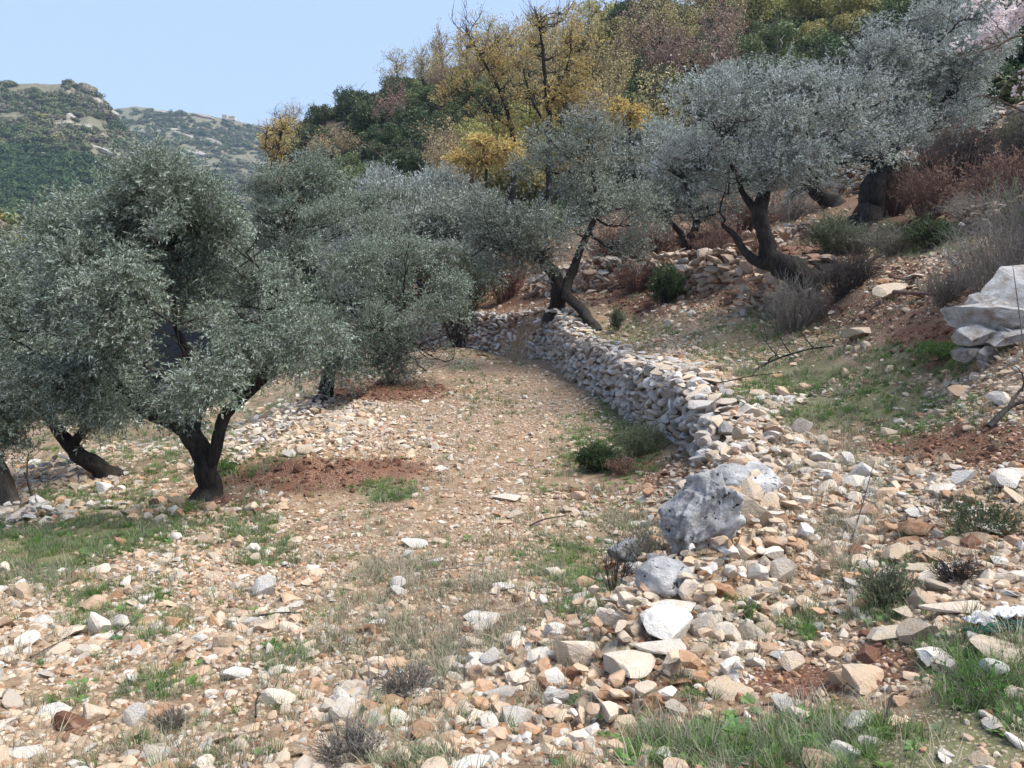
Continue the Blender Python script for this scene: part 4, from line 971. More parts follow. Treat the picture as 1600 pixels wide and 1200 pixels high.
def bush_mesh(name, seed, n, q, material, flat=.8, lobes=5):
    r = np.random.default_rng(seed); L = r.normal(size=(lobes, 3)) * [.38, .38, .2]; L[:, 2] += .35
    R_ = r.uniform(.4, .62, lobes); w = r.integers(0, lobes, n); u = r.normal(size=(n, 3)); u /= np.linalg.norm(u, axis=1)[:, None]
    p = L[w] + u * (R_[w] * r.uniform(.75, 1.05, n))[:, None] * [1, 1, flat]
    k = p[:, 2] > 0; p = p[k]; u = u[k]; n = len(p)
    a = np.cross(u, r.normal(size=(n, 3))); a /= np.linalg.norm(a, axis=1)[:, None]; b = np.cross(u, a) + u * r.normal(0, .5, (n, 1)); s = (q * r.uniform(.6, 1.3, n))[:, None]
    V = np.stack([p - a * s * .5, p + b * s * .6 , p + a * s * .5, p - b * s * .6], 1).reshape(-1, 3); F = np.arange(n * 4).reshape(-1, 4)
    me = mesh_np(name, V, F); me.materials.append(material); return me
C_SCRUB = protos('scrub_bush', [bush_mesh('scrub_bush_%d' % i, 70 + i, 420, .17, M_SCRUB) for i in range(5)])
def hill_mat(name, grey):
    m, nt, b, _ = mat(name); tc = N(nt, 'ShaderNodeTexCoord'); mp = N(nt, 'ShaderNodeMapping'); mp.inputs['Scale'].default_value = (.35, .35, 1.6); mp.inputs['Rotation'].default_value = (.1, .35, 0)
    nt.links.new(tc.outputs['Object'], mp.inputs[0])
    n1 = noise(nt, mp.outputs[0], .045, 8, .7); n2 = noise(nt, tc.outputs['Object'], .02, 4); n3 = noise(nt, tc.outputs['Object'], .35, 5, .7)
    c = ramp(nt, n3, [(.35, (.10,.105,.055)), (.65, (.23,.20,.14))])
    rk = ramp(nt, math_(nt, 'ADD', n1, math_(nt, 'MULTIPLY', math_(nt, 'SUBTRACT', n2, .5), .5)), [(.60, (0,)*3), (.67, (grey,)*3)])
    c = mix(nt, rk, c, (.36, .32, .28)); nt.links.new(c, b.inputs['Base Color']); bump(nt, b, n3, 1, 1.5); return m
def hill(name, label, ridge, footpy, d0, d1, material, amp, nx=260, nr=90, back=True):
    rp = np.array(ridge, float); px = np.linspace(rp[0, 0], rp[-1, 0], nx); ry = np.interp(px, rp[:, 0], rp[:, 1])
    t = np.concatenate([np.linspace(0, 1, nr), [1.03, 1.1, 1.3]])
    V = np.zeros((len(t), nx, 3)); 
    for j, tt in enumerate(t):
        q = min(tt, 1); py = footpy + (ry - footpy) * q; d = d0 * (d1 / d0) ** tt
        for i in range(nx): V[j, i] = P(px[i], py[i], d)
        if tt > 1: V[j, :, 2] -= (tt - 1) * d1 * .5
    f = V.reshape(-1, 3); a = amp * d1
    f[:, 2] += a * fbm(f[:, 0] / (d1 * .12), f[:, 1] / (d1 * .16), 5) + a * .30 * np.abs(fbm(f[:, 0] / (d1 * .025), f[:, 1] / (d1 * .03) + 7, 4))
    i = np.arange(len(t) - 1)[:, None] * nx; j = np.arange(nx - 1)[None]
    F = np.stack([i + j, i + j + 1, i + nx + j + 1, i + nx + j], -1).reshape(-1, 4)
    o = link(name, mesh_np(name, f, F, True), material); tag(o, label, kind='structure'); return f.reshape(len(t), nx, 3)[:nr]
MA, MBk, MC_ = hill_mat('far_slope', .9), hill_mat('farther_slope', 1.0), hill_mat('near_spur', .2)
hA = hill('hillside', 'rocky scrub covered hill across the valley', [(-500,175),(-200,140),(0,138),(60,136),(88,132),(108,130),(122,140),(140,138),(158,152),(172,176),(200,206),(240,238),(290,268),(340,292),(400,345),(480,410)], 500, 210, 620, MA, .012)
hB = hill('hillside', 'second hill farther up the valley with pale rock bands', [(60,200),(185,168),(215,165),(260,172),(310,177),(350,186),(410,194),(500,215),(600,235),(760,300)], 430, 640, 1130, MBk, .007, 200, 60)
hC = hill('hillside', 'nearest green spur at the far left', [(-500,230),(-100,290),(0,338),(40,362),(80,398),(125,440),(170,500)], 600, 90, 165, MC_, .012, 120, 40)
def cover(name, label, S, n, lo_, hi_, tfun, dens):
    nr, nx, _ = S.shape; a = rng.random(n) ** .8 * (nr - 2); b = rng.random(n) * (nx - 2); ia, ib = a.astype(int), b.astype(int); fa, fb = (a - ia)[:, None], (b - ib)[:, None]
    p = S[ia, ib] * (1 - fa) * (1 - fb) + S[ia+1, ib] * fa * (1 - fb) + S[ia, ib+1] * (1 - fa) * fb + S[ia+1, ib+1] * fa * fb
    k = dens(p) > rng.random(n); p = p[k]; px, py = proj(p[:, 0], p[:, 1], p[:, 2]); n = len(p)
    s = lo_ * (hi_ / lo_) ** (rng.random(n) ** 1.6)
    o = scatter(name, C_SCRUB, 5, p - [0, 0, .2], np.stack([np.zeros(n), np.zeros(n), rng.uniform(0, 6.28, n)], 1), np.stack([s, s, s * rng.uniform(.7, 1.1, n)], 1), np.clip(tfun(px, py, p) + rng.normal(0, .12, n), 0, 1)); tag(o, label, kind='stuff')
cover('scrub', 'dense scrub and bushes on the hill across the valley', hA, 26000, 2.2, 6.5, lambda px, py, p: .50 - .45 * zone(px, py, [(40,290,150,60,1),(230,330,160,60,1),(0,400,200,60,1),(205,195,40,14,1)]) + .2 * fbm(p[:, 0] / 60, p[:, 1] / 60, 3) + .25 * zone(px, py, [(270,290,100,40,1),(60,190,60,10,.8)]), lambda p: .42 + .75 * fbm(p[:, 0] / 30, p[:, 1] / 30, 3) + .7 * zone(*proj(p[:, 0], p[:, 1], p[:, 2]), [(40,330,220,90,1),(230,340,180,70,1),(290,270,90,30,.8),(205,195,40,14,1)]))
cover('scrub', 'sparse scrub on the second, farther hill', hB, 14000, 3, 8, lambda px, py, p: .42 + .3 * fbm(p[:, 0] / 90, p[:, 1] / 90, 3), lambda p: .5 + .8 * fbm(p[:, 0] / 60, p[:, 1] / 60, 3))
cover('scrub', 'yellow green bushes on the near left spur', hC, 2600, 1.3, 3.4, lambda px, py, p: .62 + .45 * fbm(p[:, 0] / 14, p[:, 1] / 14, 2) + np.where(rng.random(len(px)) < .3, .3, -.25), lambda p: np.ones(len(p)))
M_FARROCK = rock_material('pale_cliff', [(.20,.18,.15),(.31,.28,.24),(.38,.35,.31),(.14,.13,.11)], .25, False)
for i, (S, px, py, w, h_, lab) in enumerate([(hA,120,222,50,12,'long pale rock slab high on the far left hill'),(hA,155,236,40,9,'pale rock ledge right of the long slab on the far left hill'),(hA,150,165,16,16,'pale crag just under the top of the far left hill'),(hA,172,180,20,12,'cream crag on the right shoulder of the far left hill'),(hA,112,185,14,12,'round pale crag on the far left hill below its summit'),(hA,85,243,40,9,'low pale ledge in the middle of the far left hill'),
      (hB,290,214,34,8,'pale ledge on the second hill, left one'),(hB,330,222,30,10,'pale cliff band on the second hill, middle'),(hB,305,240,34,12,'largest pale cliff on the second hill, lowest'),(hB,250,178,40,7,'cream bluff under the crest of the second hill'),(hB,322,183,30,6,'cream bluff on the crest of the second hill'),(hA,205,224,16,9,'pale outcrop at the right flank of the far left hill'),
      (hA,108,133,22,12,'dark domed summit crag of the far left hill'),(hA,140,141,24,16,'second domed crag right of the summit of the far left hill')]):
    f = S.reshape(-1, 3); qx, qy = proj(f[:, 0], f[:, 1], f[:, 2]); k = int(np.argmin((qx - px) ** 2 + (qy - py) ** 2)); p = f[k]; dist = p[1] / math.cos(.2)
    V, F = _ico[4]; V = V.copy() * (1 + .5 * fbm3(V * 1.8 + i, 4))[:, None]; V[:, 0] *= w / FPX * dist * .5; V[:, 1] *= h_ / FPX * dist * .9; V[:, 2] = V[:, 2] * h_ / FPX * dist * .55 - V[:, 0] * (.25 if i < 12 else 0)
    o = link('rock_outcrop', mesh_np('crag', V, F, True), M_FARROCK if i < 12 else MA); o.location = p; tag(o, lab, 'rock', 'pale crags on the far hills')
# house on the far crest
f = hB.reshape(-1, 3); qx, qy = proj(f[:, 0], f[:, 1], f[:, 2]); p = f[int(np.argmin((qx - 352) ** 2 + (qy - 186) ** 2))]
def box(mb, c, s): 
    V = np.array([[x_, y_, z_] for x_ in (-.5, .5) for y_ in (-.5, .5) for z_ in (0, 1)]) * s + c
    mb.add(V, [[0,1,3,2],[4,6,7,5],[0,4,5,1],[2,3,7,6],[0,2,6,4],[1,5,7,3]])
mw, nt_, b_, _ = mat('cream_render'); b_.inputs['Base Color'].default_value = (.58,.50,.40,1)
mk_, nt_, b_, _ = mat('dark_opening'); b_.inputs['Base Color'].default_value = (.03,.03,.03,1)
for lab, dx, sx, sz_, nw in (('small cream house block on the crest of the farther hill', 0, 7, 5, 3), ('low cream annex right of the house on the farther crest', 10, 9, 3.0, 2)):
    r_ = empty('house', (p[0] + dx, p[1], p[2]), lab, 'house'); mb = MB(); box(mb, [0,0,-2], [sx, 6, sz_ + 2]); link('wall', mb.mesh('wall'), mw, r_)
    mb = MB(); box(mb, [0,0,sz_ + .003], [sx + .5, 6.5, .4]); link('roof', mb.mesh('roof'), mw, r_)
    for w_ in range(nw): mb = MB(); box(mb, [(w_ - (nw-1)/2) * 2.1, -3.03, sz_ * .4], [.9, .1, 1.2]); link('window', mb.mesh('window'), mk_, r_)

# ------------------------------------------------------------------ woods on the near hill
KC = {'dark evergreen': [(.038,.062,.024),(.075,.10,.04)], 'mid green': [(.085,.12,.04),(.13,.16,.06)], 'ochre yellow': [(.37,.30,.13),(.43,.36,.18)], 'russet brown': [(.28,.18,.13),(.35,.24,.18)],
      'grey green': [(.12,.145,.10),(.18,.205,.15)], 'yellow green': [(.23,.22,.07),(.31,.28,.10)], 'tan brown': [(.34,.25,.13),(.40,.31,.18)]}
def wood_proto(kind, seed):
    r = np.random.default_rng(seed); bare = kind in ('ochre yellow', 'russet brown', 'tan brown')
    m = bpy.data.materials.get('leaf ' + kind) or leaf_material('leaf ' + kind, KC[kind][0], KC[kind][1], .42, .25, True)
    h_ = 6.0 if bare else 4.6; root = empty('wood_tree', (0,0,0), 'x', 'tree', 'woods on the hill')
    mb = MB(); tips = []
    tr = np.array([[0,0,-.6],[r.uniform(-.2,.2),0,1],[r.uniform(-.3,.3),r.uniform(-.3,.3),h_ * .5],[0,0,h_ * .85]]); tp = smooth_path(tr, 3); mb.tube(tp, np.linspace(.2, .05, len(tp)), 5); link('trunk', mb.mesh('trunk', True), M_BARK2, root)
    mb = MB()
    for i in range(26 if bare else 12):
        a = tp[r.integers(3, len(tp))]; an = r.uniform(0, 6.28); e = a + np.array([math.cos(an), math.sin(an), 0]) * r.uniform(.8, 2.1) + [0, 0, r.uniform(.7, 2.0)]
        pp = bez(a, (a + e) / 2 + [0, 0, -.25], e, 5); mb.tube(pp, np.linspace(.06, .015, 5), 3); tips += [pp[3], pp[4]]
        for k in range(3): e2 = pp[3] + r.normal(size=3) * .55 + [0, 0, .5]; mb.tube(np.array([pp[2 + k // 2], (pp[3] + e2) / 2, e2]), [.03, .022, .01], 3); tips.append(e2)
    link('branches', mb.mesh('branches'), M_TWIG, root)
    lob = [(np.array([r.normal(0, 1.05), r.normal(0, 1.05), r.uniform(h_ * .32, h_ * .85)]), r.uniform(.85, 1.35)) for _ in range(11)]
    n = 3600 if bare else 6200; w = r.integers(0, len(lob), n); C_ = np.array([l[0] for l in lob])[w]; R_ = np.array([l[1] for l in lob])[w]
    u = r.normal(size=(n, 3)); u /= np.linalg.norm(u, axis=1)[:, None]; p = C_ + u * (R_ * r.random(n) ** (.35 if not bare else .5) * (1 + .2 * fbm3(u * 3 + C_, 2)))[:, None]
    if bare:
        T_ = np.array(tips); k = n // 2; p[:k] = T_[r.integers(0, len(T_), k)] + r.normal(0, .3, (k, 3))
    nz = fbm3(p * 1.2 + seed, 3); k = nz > (-.15 if bare else -.3); p = p[k]; u = u[k]; n = len(p)
    a = r.normal(size=(n, 3)); a /= np.linalg.norm(a, axis=1)[:, None]; b = np.cross(u + r.normal(size=(n, 3)) * .5, a); b /= np.linalg.norm(b, axis=1)[:, None]; s = ((.15 if bare else .19) * r.uniform(.6, 1.35, n))[:, None]
    V = np.stack([p - a * s * .5, p + b * s * .45, p + a * s * .6, p - b * s * .45], 1).reshape(-1, 3)
    me = mesh_np('crown', V, np.arange(n * 4).reshape(-1, 4)); o = link('crown', me, m, root); o['kind'] = 'stuff'; return root
WP = {k: [wood_proto(k, 400 + 7 * i + j) for j in range(2)] for i, k in enumerate(KC)}
used = set()
def place_wood(kind, loc, s, label, sz=None, ry=None):
    j = random.randrange(2); o = WP[kind][j]
    if (kind, j) in used: o = copy_tree(o)
    used.add((kind, j)); o.location = loc; o.scale = (s, s, sz or s); o.rotation_euler = (0, 0, random.uniform(0, 6.28)); o['label'] = label
    return o
CP = [(435,205,'ochre yellow'),(480,215,'dark evergreen'),(500,250,'dark evergreen'),(530,230,'tan brown'),(520,200,'tan brown'),(500,190,'dark evergreen'),(560,170,'dark evergreen'),(590,185,'russet brown'),(620,150,'dark evergreen'),(650,190,'dark evergreen'),(700,170,'dark evergreen'),(560,230,'mid green'),(610,230,'dark evergreen'),(660,125,'tan brown'),(650,110,'ochre yellow'),(700,100,'tan brown'),(760,90,'ochre yellow'),(730,160,'mid green'),(760,210,'yellow green'),(700,240,'tan brown'),(800,170,'yellow green'),(870,90,'ochre yellow'),(900,60,'ochre yellow'),(860,160,'ochre yellow'),(930,110,'ochre yellow'),(960,40,'yellow green'),(985,150,'dark evergreen'),(1000,110,'dark evergreen'),(1000,60,'mid green'),(1020,20,'dark evergreen'),(960,180,'tan brown'),(1060,70,'russet brown'),(1080,110,'russet brown'),(1110,50,'russet brown'),(1060,20,'ochre yellow'),(1140,30,'mid green'),(1160,80,'mid green'),(1200,40,'yellow green'),(1200,90,'grey green'),(1240,60,'mid green'),(1260,20,'yellow green'),(1300,30,'yellow green'),(1350,20,'dark evergreen'),(1320,70,'dark evergreen'),(1400,10,'dark evergreen'),(1480,15,'mid green'),(1540,30,'dark evergreen'),(1580,60,'dark evergreen'),(1560,10,'yellow green'),(1130,150,'grey green'),(1040,150,'dark evergreen'),(900,200,'tan brown'),(1000,190,'ochre yellow'),(820,230,'yellow green'),(1550,140,'dark evergreen'),(1480,120,'grey green')]
CPx = np.array([(a, b) for a, b, _ in CP])
pts = []
for t in range(9000):
    d = math.sqrt(random.uniform(56 ** 2, 136 ** 2)); a = random.uniform(-.36, .70)
    x_, y_ = d * math.sin(a), d * math.cos(a)
    if all((x_ - q[0]) ** 2 + (y_ - q[1]) ** 2 > (4.3 if d < 100 else 5.2) ** 2 * (.62 if a < -.02 else 1) for q in pts): pts.append((x_, y_))
pz = H(np.array([p[0] for p in pts]), np.array([p[1] for p in pts]))
qx, qy = proj(np.array([p[0] for p in pts]), np.array([p[1] for p in pts]), pz + 3)
cand = [(i) for i in range(len(pts)) if -60 < qx[i] < 1660 and -60 < qy[i] < 420 and pz[i] > -6]
def region(px, py): 
    return ('at the left end of the wood' if px < 520 else 'on the left skyline of the wood' if px < 720 and py < 180 else 'on the lower left slope of the wood' if px < 720 else 'around the two tall bare autumn trees' if px < 950 else 'up the slope above the dusky twin stemmed olive' if px < 1060 else 'high above the thin grey olive' if px < 1170 else 'high above the twisted olive' if px < 1340 else 'behind the tall olive at upper right' if px < 1480 else 'at the top right behind the almond blossom')
NW = {'dark evergreen': 'dark evergreen oak', 'mid green': 'mid green bushy tree', 'ochre yellow': 'ochre yellow autumn tree', 'russet brown': 'russet half bare tree', 'grey green': 'grey green tree', 'yellow green': 'yellow green tree', 'tan brown': 'tan leaved tree'}
print('wood trees', len(cand))
random.shuffle(cand)
for i in cand[:300]:
    j = int(np.argmin((CPx[:, 0] - qx[i] + random.gauss(0, 14)) ** 2 + ((CPx[:, 1] - qy[i] + random.gauss(0, 9)) * 1.3) ** 2)); kind = CP[j][2]
    s = random.uniform(.85, 1.2) * (.85 if pts[i][0] < -2 else 1.0) * (1.0 if math.hypot(*pts[i]) < 100 else 1.15)
    rank = 'front row' if math.hypot(*pts[i]) < 72 else 'middle row' if math.hypot(*pts[i]) < 95 else 'back row' if math.hypot(*pts[i]) < 115 else 'topmost'
    place_wood(kind, (pts[i][0], pts[i][1], pz[i] - .3), s, ('%s %s, %s' % (rank, NW[kind], region(qx[i], qy[i]))).replace('topmost', 'far' if s < 1.1 else 'far broad'), sz=s * random.uniform(.75, 1.15))
# under-storey so that the forest floor is not bare
n = 5200; r_ = np.sqrt(rng.uniform(48 ** 2, 140 ** 2, n)); a_ = rng.uniform(-.42, .75, n); x_, y_ = r_ * np.sin(a_), r_ * np.cos(a_); z_ = H(x_, y_); s_ = rng.uniform(.6, 1.9, n)
o = scatter('undergrowth', C_SCRUB, 5, np.stack([x_, y_, z_ - .1], 1), np.stack([0 * x_, 0 * x_, rng.uniform(0, 6.28, n)], 1), np.stack([s_, s_, s_], 1), np.clip(.35 + .4 * fbm(x_ / 9, y_ / 9, 3) + rng.normal(0, .12, n), 0, 1)); tag(o, 'low bushes under the trees of the wooded hill', kind='stuff')

# tall autumn trees
M_YEL = leaf_material('autumn_leaf', (.58,.42,.13), (.62,.48,.20), .32, .4)
SP_Y = protos('autumn_twig', [spray_mesh('autumn_twig_%d' % i, 80 + i, 9, .5, .09, .13, M_YEL) for i in range(6)])
def gz(px, py, d, up_=0): c = P(px, py, d); c[2] = float(H(c[0], c[1])[0]) + up_; return c
d = 52
tree('autumn_tree', 'tall half bare autumn tree with upright black trunk, right one of the pair', [(np.vstack([[gz(858, 240, d)], TP([(858,235,0),(857,180,0),(852,130,0),(848,80,0),(842,40,0),(835,10,0)], d)]), [.24,.2,.17,.13,.09,.06,.03]), (TP([(857,170,0),(875,130,0),(890,90,0),(893,40,0)], d), [.11,.08,.05,.03]), (TP([(856,200,0),(835,165,0),(820,120,0),(812,70,0)], d), [.1,.07,.05,.02])],
     [E_(870,120,50,60,d), E_(845,40,32,38,d), E_(815,100,35,60,d), E_(900,150,45,45,d), E_(890,50,25,45,d), E_(860,190,60,40,d), E_(925,110,35,50,d), E_(830,160,40,40,d)], SP_Y, 34, .58, group='tall autumn trees on the hill foot', seed=21, tw=.03, limbn=8, gap=.1, upw=.8, bark=M_BARK)
tree('autumn_tree', 'tall half bare autumn tree leaning left, left one of the pair', [(np.vstack([[gz(802, 240, d)], TP([(802,225,0),(795,185,0),(780,140,0),(758,100,0),(738,65,0),(722,30,0)], d)]), [.2,.17,.13,.1,.08,.05,.02]), (TP([(798,200,0),(770,180,0),(740,150,0),(722,120,0)], d), [.08,.06,.04,.02])],
     [E_(728,55,22,40,d), E_(750,120,45,45,d), E_(715,150,40,40,d), E_(790,150,35,50,d), E_(770,200,50,35,d), E_(760,80,25,30,d)], SP_Y, 34, .58, group='tall autumn trees on the hill foot', seed=22, tw=.028, limbn=7, gap=.1, upw=.8, bark=M_BARK)
d = 48
tree('autumn_tree', 'slender yellow tree poking above the wide olive at the left end of the wood', [(np.vstack([[gz(436, 300, d)], TP([(436,290,0),(434,240,0),(440,200,0),(437,178,0)], d)]), [.16,.13,.09,.05,.02])],
     [E_(430,210,26,28,d), E_(440,245,32,35,d), E_(445,192,18,18,d), E_(425,270,35,35,d)], SP_Y, 60, .55, group='tall autumn trees on the hill foot', seed=23, tw=.022, limbn=6, gap=.2, upw=.9)
for lab, px, py, d, ee in (('low orange yellow bush tree left of the silvery olive crowns', 985, 180, 46, [E_(985,185,32,22,46), E_(960,170,20,18,46), E_(1000,178,20,14,46)]), ('rusty orange thicket below the tall autumn trees', 760, 245, 46, [E_(740,250,40,20,46), E_(790,240,40,20,46), E_(760,225,30,14,46)])):
    tree('autumn_tree', lab, [(np.vstack([[gz(px, py + 30, d)], TP([(px,py+15,0),(px,py,0)], d)]), [.12,.08,.04])], ee, SP_Y, 110, .7, seed=int(px), tw=.02, limbn=4, gap=.3)

# ------------------------------------------------------------------ grass, weeds, dry stalks
def plain_leaf(name, c0, c1, tr=.3, var=.4): return leaf_material(name, c0, c1, var, tr)
M_GRASS = plain_leaf('fresh_grass', (.085,.175,.03), (.12,.21,.05)); M_WEED = plain_leaf('weed_leaf', (.06,.125,.04), (.10,.16,.07)); M_DRY = plain_leaf('dry_grass', (.27,.23,.16), (.32,.28,.21))
M_GREYG = plain_leaf('grey_green_grass', (.135,.16,.085), (.18,.20,.12))
def tuft(name, seed, nb, h_, spread, w, material, seg=3, lean=.6):
    r = np.random.default_rng(seed); V = []; F = []; n = 0
    for i in range(nb):
        a = r.uniform(0, 6.28); b0 = np.array([math.cos(a), math.sin(a), 0]) * spread * math.sqrt(r.random()); a2 = a + r.normal(0, .8); l = h_ * r.uniform(.45, 1.1)
        d = np.array([math.cos(a2), math.sin(a2), 0]); sd_ = np.array([-d[1], d[0], 0]); le = lean * r.uniform(.2, 1.3)
        for k in range(seg + 1):
            t = k / seg; p = b0 + d * l * le * t ** 1.7 + np.array([0, 0, l * (t - .35 * le * t ** 2.2)]); ww = w * (1 - t * .92) * .5
            V += [p - sd_ * ww, p + sd_ * ww]
        for k in range(seg): F.append([n + 2*k, n + 2*k + 1, n + 2*k + 3, n + 2*k + 2])
        n += 2 * (seg + 1)
    me = mesh_np(name, np.array(V), np.array(F)); me.materials.append(material); return me
def weed(name, seed, material, nl=16, L=.07):
    r = np.random.default_rng(seed); V = []; F = []; n = 0
    for i in range(nl):
        a = i * 2.4 + r.normal(0, .3); d = np.array([math.cos(a), math.sin(a), 0]); s = np.array([-d[1], d[0], 0]); l = L * r.uniform(.5, 1.2); up_ = r.uniform(.15, .9)
        for k, (t, w) in enumerate(((.0, .1), (.35, .55), (.7, .8), (1, .12))):
            p = d * l * t + np.array([0, 0, l * up_ * (t - .5 * t * t) + .004]); V += [p - s * w * l * .28, p + s * w * l * .28]
        for k in range(3): F.append([n + 2*k, n + 2*k + 1, n + 2*k + 3, n + 2*k + 2])
        n += 8
    me = mesh_np(name, np.array(V), np.array(F)); me.materials.append(material); return me
C_GR = protos('grass_tuft', [tuft('grass_tuft_%d' % i, 10 + i, 26, .085, .035, .0042, M_GRASS) for i in range(4)] + [tuft('grass_tuft_g%d' % i, 20 + i, 24, .10, .045, .004, M_GREYG) for i in range(4)])
C_WD = protos('weed', [weed('weed_%d' % i, i, M_WEED if i % 2 else M_GRASS) for i in range(5)])
C_DR = protos('dry_tuft', [tuft('dry_tuft_%d' % i, 40 + i, 20, .12, .05, .0035, M_DRY, lean=.9) for i in range(4)] + [tuft('dry_tuft_g%d' % i, 50 + i, 20, .09, .05, .004, M_GREYG, lean=.9) for i in range(3)])
def veg(name, label, coll, npro, n, rmin, rmax, zn, s0, s1, base=.0, idxf=None):
    r = np.exp(rng.uniform(math.log(rmin), math.log(rmax), n)) ; a = rng.uniform(-.78, .78, n); x, y = r * np.sin(a), r * np.cos(a); z = H(x, y); px, py = proj(x, y, z)
    k_ = zone(px + 26 * fbm(x * 1.3, y * 1.3, 2), py + 10 * fbm(x * 1.3 + 9, y * 1.3, 2), zn) + base; nz = fbm(x * 2.6, y * 2.6, 3)
    k = rng.random(n) < np.clip(k_ * (1.0 + 2.2 * nz), 0, 1); s_, _ = side(WALL, x, y); k &= ~((np.abs(s_ - .1) < .2) & (y > 9)); x, y, z, r = x[k], y[k], z[k], r[k]; n = len(x)
    s = rng.uniform(s0, s1, n) * (1 + r * .035)
    o = scatter(name, coll, npro, np.stack([x, y, z - .004], 1), np.stack([rng.normal(0, .15, n), rng.normal(0, .15, n), rng.uniform(0, 6.28, n)], 1), np.stack([s, s, s], 1)); tag(o, label, kind='stuff'); return n
a1 = veg('grass', 'fresh and grey green grass growing between the stones', C_GR, 8, 80000, 1.8, 34, [(a_, b_, c_, d_, e_ * (1.0 if a_ < 700 and b_ < 960 or b_ < 700 else .42)) for a_, b_, c_, d_, e_ in GREEN], .4, 1.05, .02)
a2_ = veg('weeds', 'small broad leaved weeds growing in the red soil', C_WD, 5, 17000, 1.8, 16, [(a_, b_, c_, d_, e_ * .5) for a_, b_, c_, d_, e_ in GREEN] + [(1180,1120,240,70,.3)], .25, .6, .015)
a3 = veg('dry_grass', 'dry straw coloured grass lying between the stones', C_DR, 7, 42000, 1.8, 40, DRY + [(1100,450,300,90,.4),(1350,350,260,80,.5),(1150,560,200,50,.4)], .5, 1.3, .07)
print('veg', a1, a2_, a3)

# ------------------------------------------------------------------ shrubs
M_RSTEM = bark_material('reddish_twig', (.10,.055,.045), (.23,.14,.12)); M_GSTEM = bark_material('grey_twig', (.13,.115,.10), (.30,.27,.24)); M_DSTEM = bark_material('dark_twig', (.03,.026,.024), (.09,.075,.07)); M_OSTEM = bark_material('olive_green_twig', (.10,.11,.06), (.22,.22,.14))
def shrub(label, px, py, w, h_, m, n=130, seed=0, thick=.006, leaf=None, nleaf=0, ls=1.0, name='shrub', cat='shrub', group=None, arch=.35, lcoll=None, kids=5):
    r = np.random.default_rng(seed); b = hit(px, py); dist = math.hypot(b[0], b[1]); W = w / FPX * dist / 2; Hh = h_ / FPX * dist
    root = empty(name, b, label, cat, group); mb = MB(); ends = []; thick *= max(1, dist / 11)
    for i in range(n):
        a = r.uniform(0, 6.28); q = math.sqrt(r.random()); s0 = np.array([math.cos(a), math.sin(a), 0]) * W * .3 * q; s0[2] = 0
        s0[2] = float(H(b[0] + s0[0], b[1] + s0[1])[0]) - b[2] - .02
        e = np.array([math.cos(a) * W * q * r.uniform(.7, 1.1), math.sin(a) * W * q * r.uniform(.7, 1.1), Hh * (1.05 - .5 * q * q) * r.uniform(.6, 1.05)])
        mid = (s0 + e) / 2 + np.array([0, 0, Hh * arch * r.random()]) + r.normal(size=3) * W * .1
        pp = bez(s0, mid, e, 6); mb.tube(pp, np.linspace(thick, thick * .4, 6), 3, cap=False)
        for k in range(kids):
            j = r.integers(2, 6); e2 = pp[j] + (pp[j] - pp[j-1]) * r.uniform(.5, 1.8) + r.normal(size=3) * np.array([W, W, Hh]) * .14
            mb.tube(np.array([pp[j], (pp[j] + e2) / 2 + r.normal(size=3) * W * .03, e2]), [thick * .5, thick * .4, thick * .2], 3, cap=False); ends.append(e2)
    link('stems', mb.mesh('stems'), m, root)
    if lcoll is not None:
        E = np.array(ends); k = r.integers(0, len(E), nleaf); p = E[k] * r.uniform(.75, 1.02, (nleaf, 1)) + r.normal(0, .03, (nleaf, 3)); D = p / (np.linalg.norm(p, axis=1)[:, None]) + r.normal(size=(nleaf, 3)) * .4 + [0, 0, .4]
        s = ls * r.uniform(.6, 1.2, nleaf) * max(1, dist / 12); o = scatter('leaves', lcoll, 5, p, dir_euler(D), np.stack([s] * 3, 1), parent=root); o['kind'] = 'stuff'
    return root
M_DGL = plain_leaf('dark_green_leaf', (.035,.065,.022), (.06,.09,.035)); M_BGL = plain_leaf('bright_green_leaf', (.07,.17,.03), (.10,.20,.05)); M_GGL = plain_leaf('dull_green_leaf', (.10,.125,.065), (.15,.17,.10)); M_RDL = plain_leaf('dry_leaf', (.20,.115,.08), (.26,.16,.12))
LC = {k: protos('leafy_' + k, [spray_mesh('leafy_%s_%d' % (k, i), 60 + i, 9, .10, .016, .035, m_) for i in range(5)]) for k, m_ in (('d', M_DGL), ('b', M_BGL), ('g', M_GGL), ('r', M_RDL))}
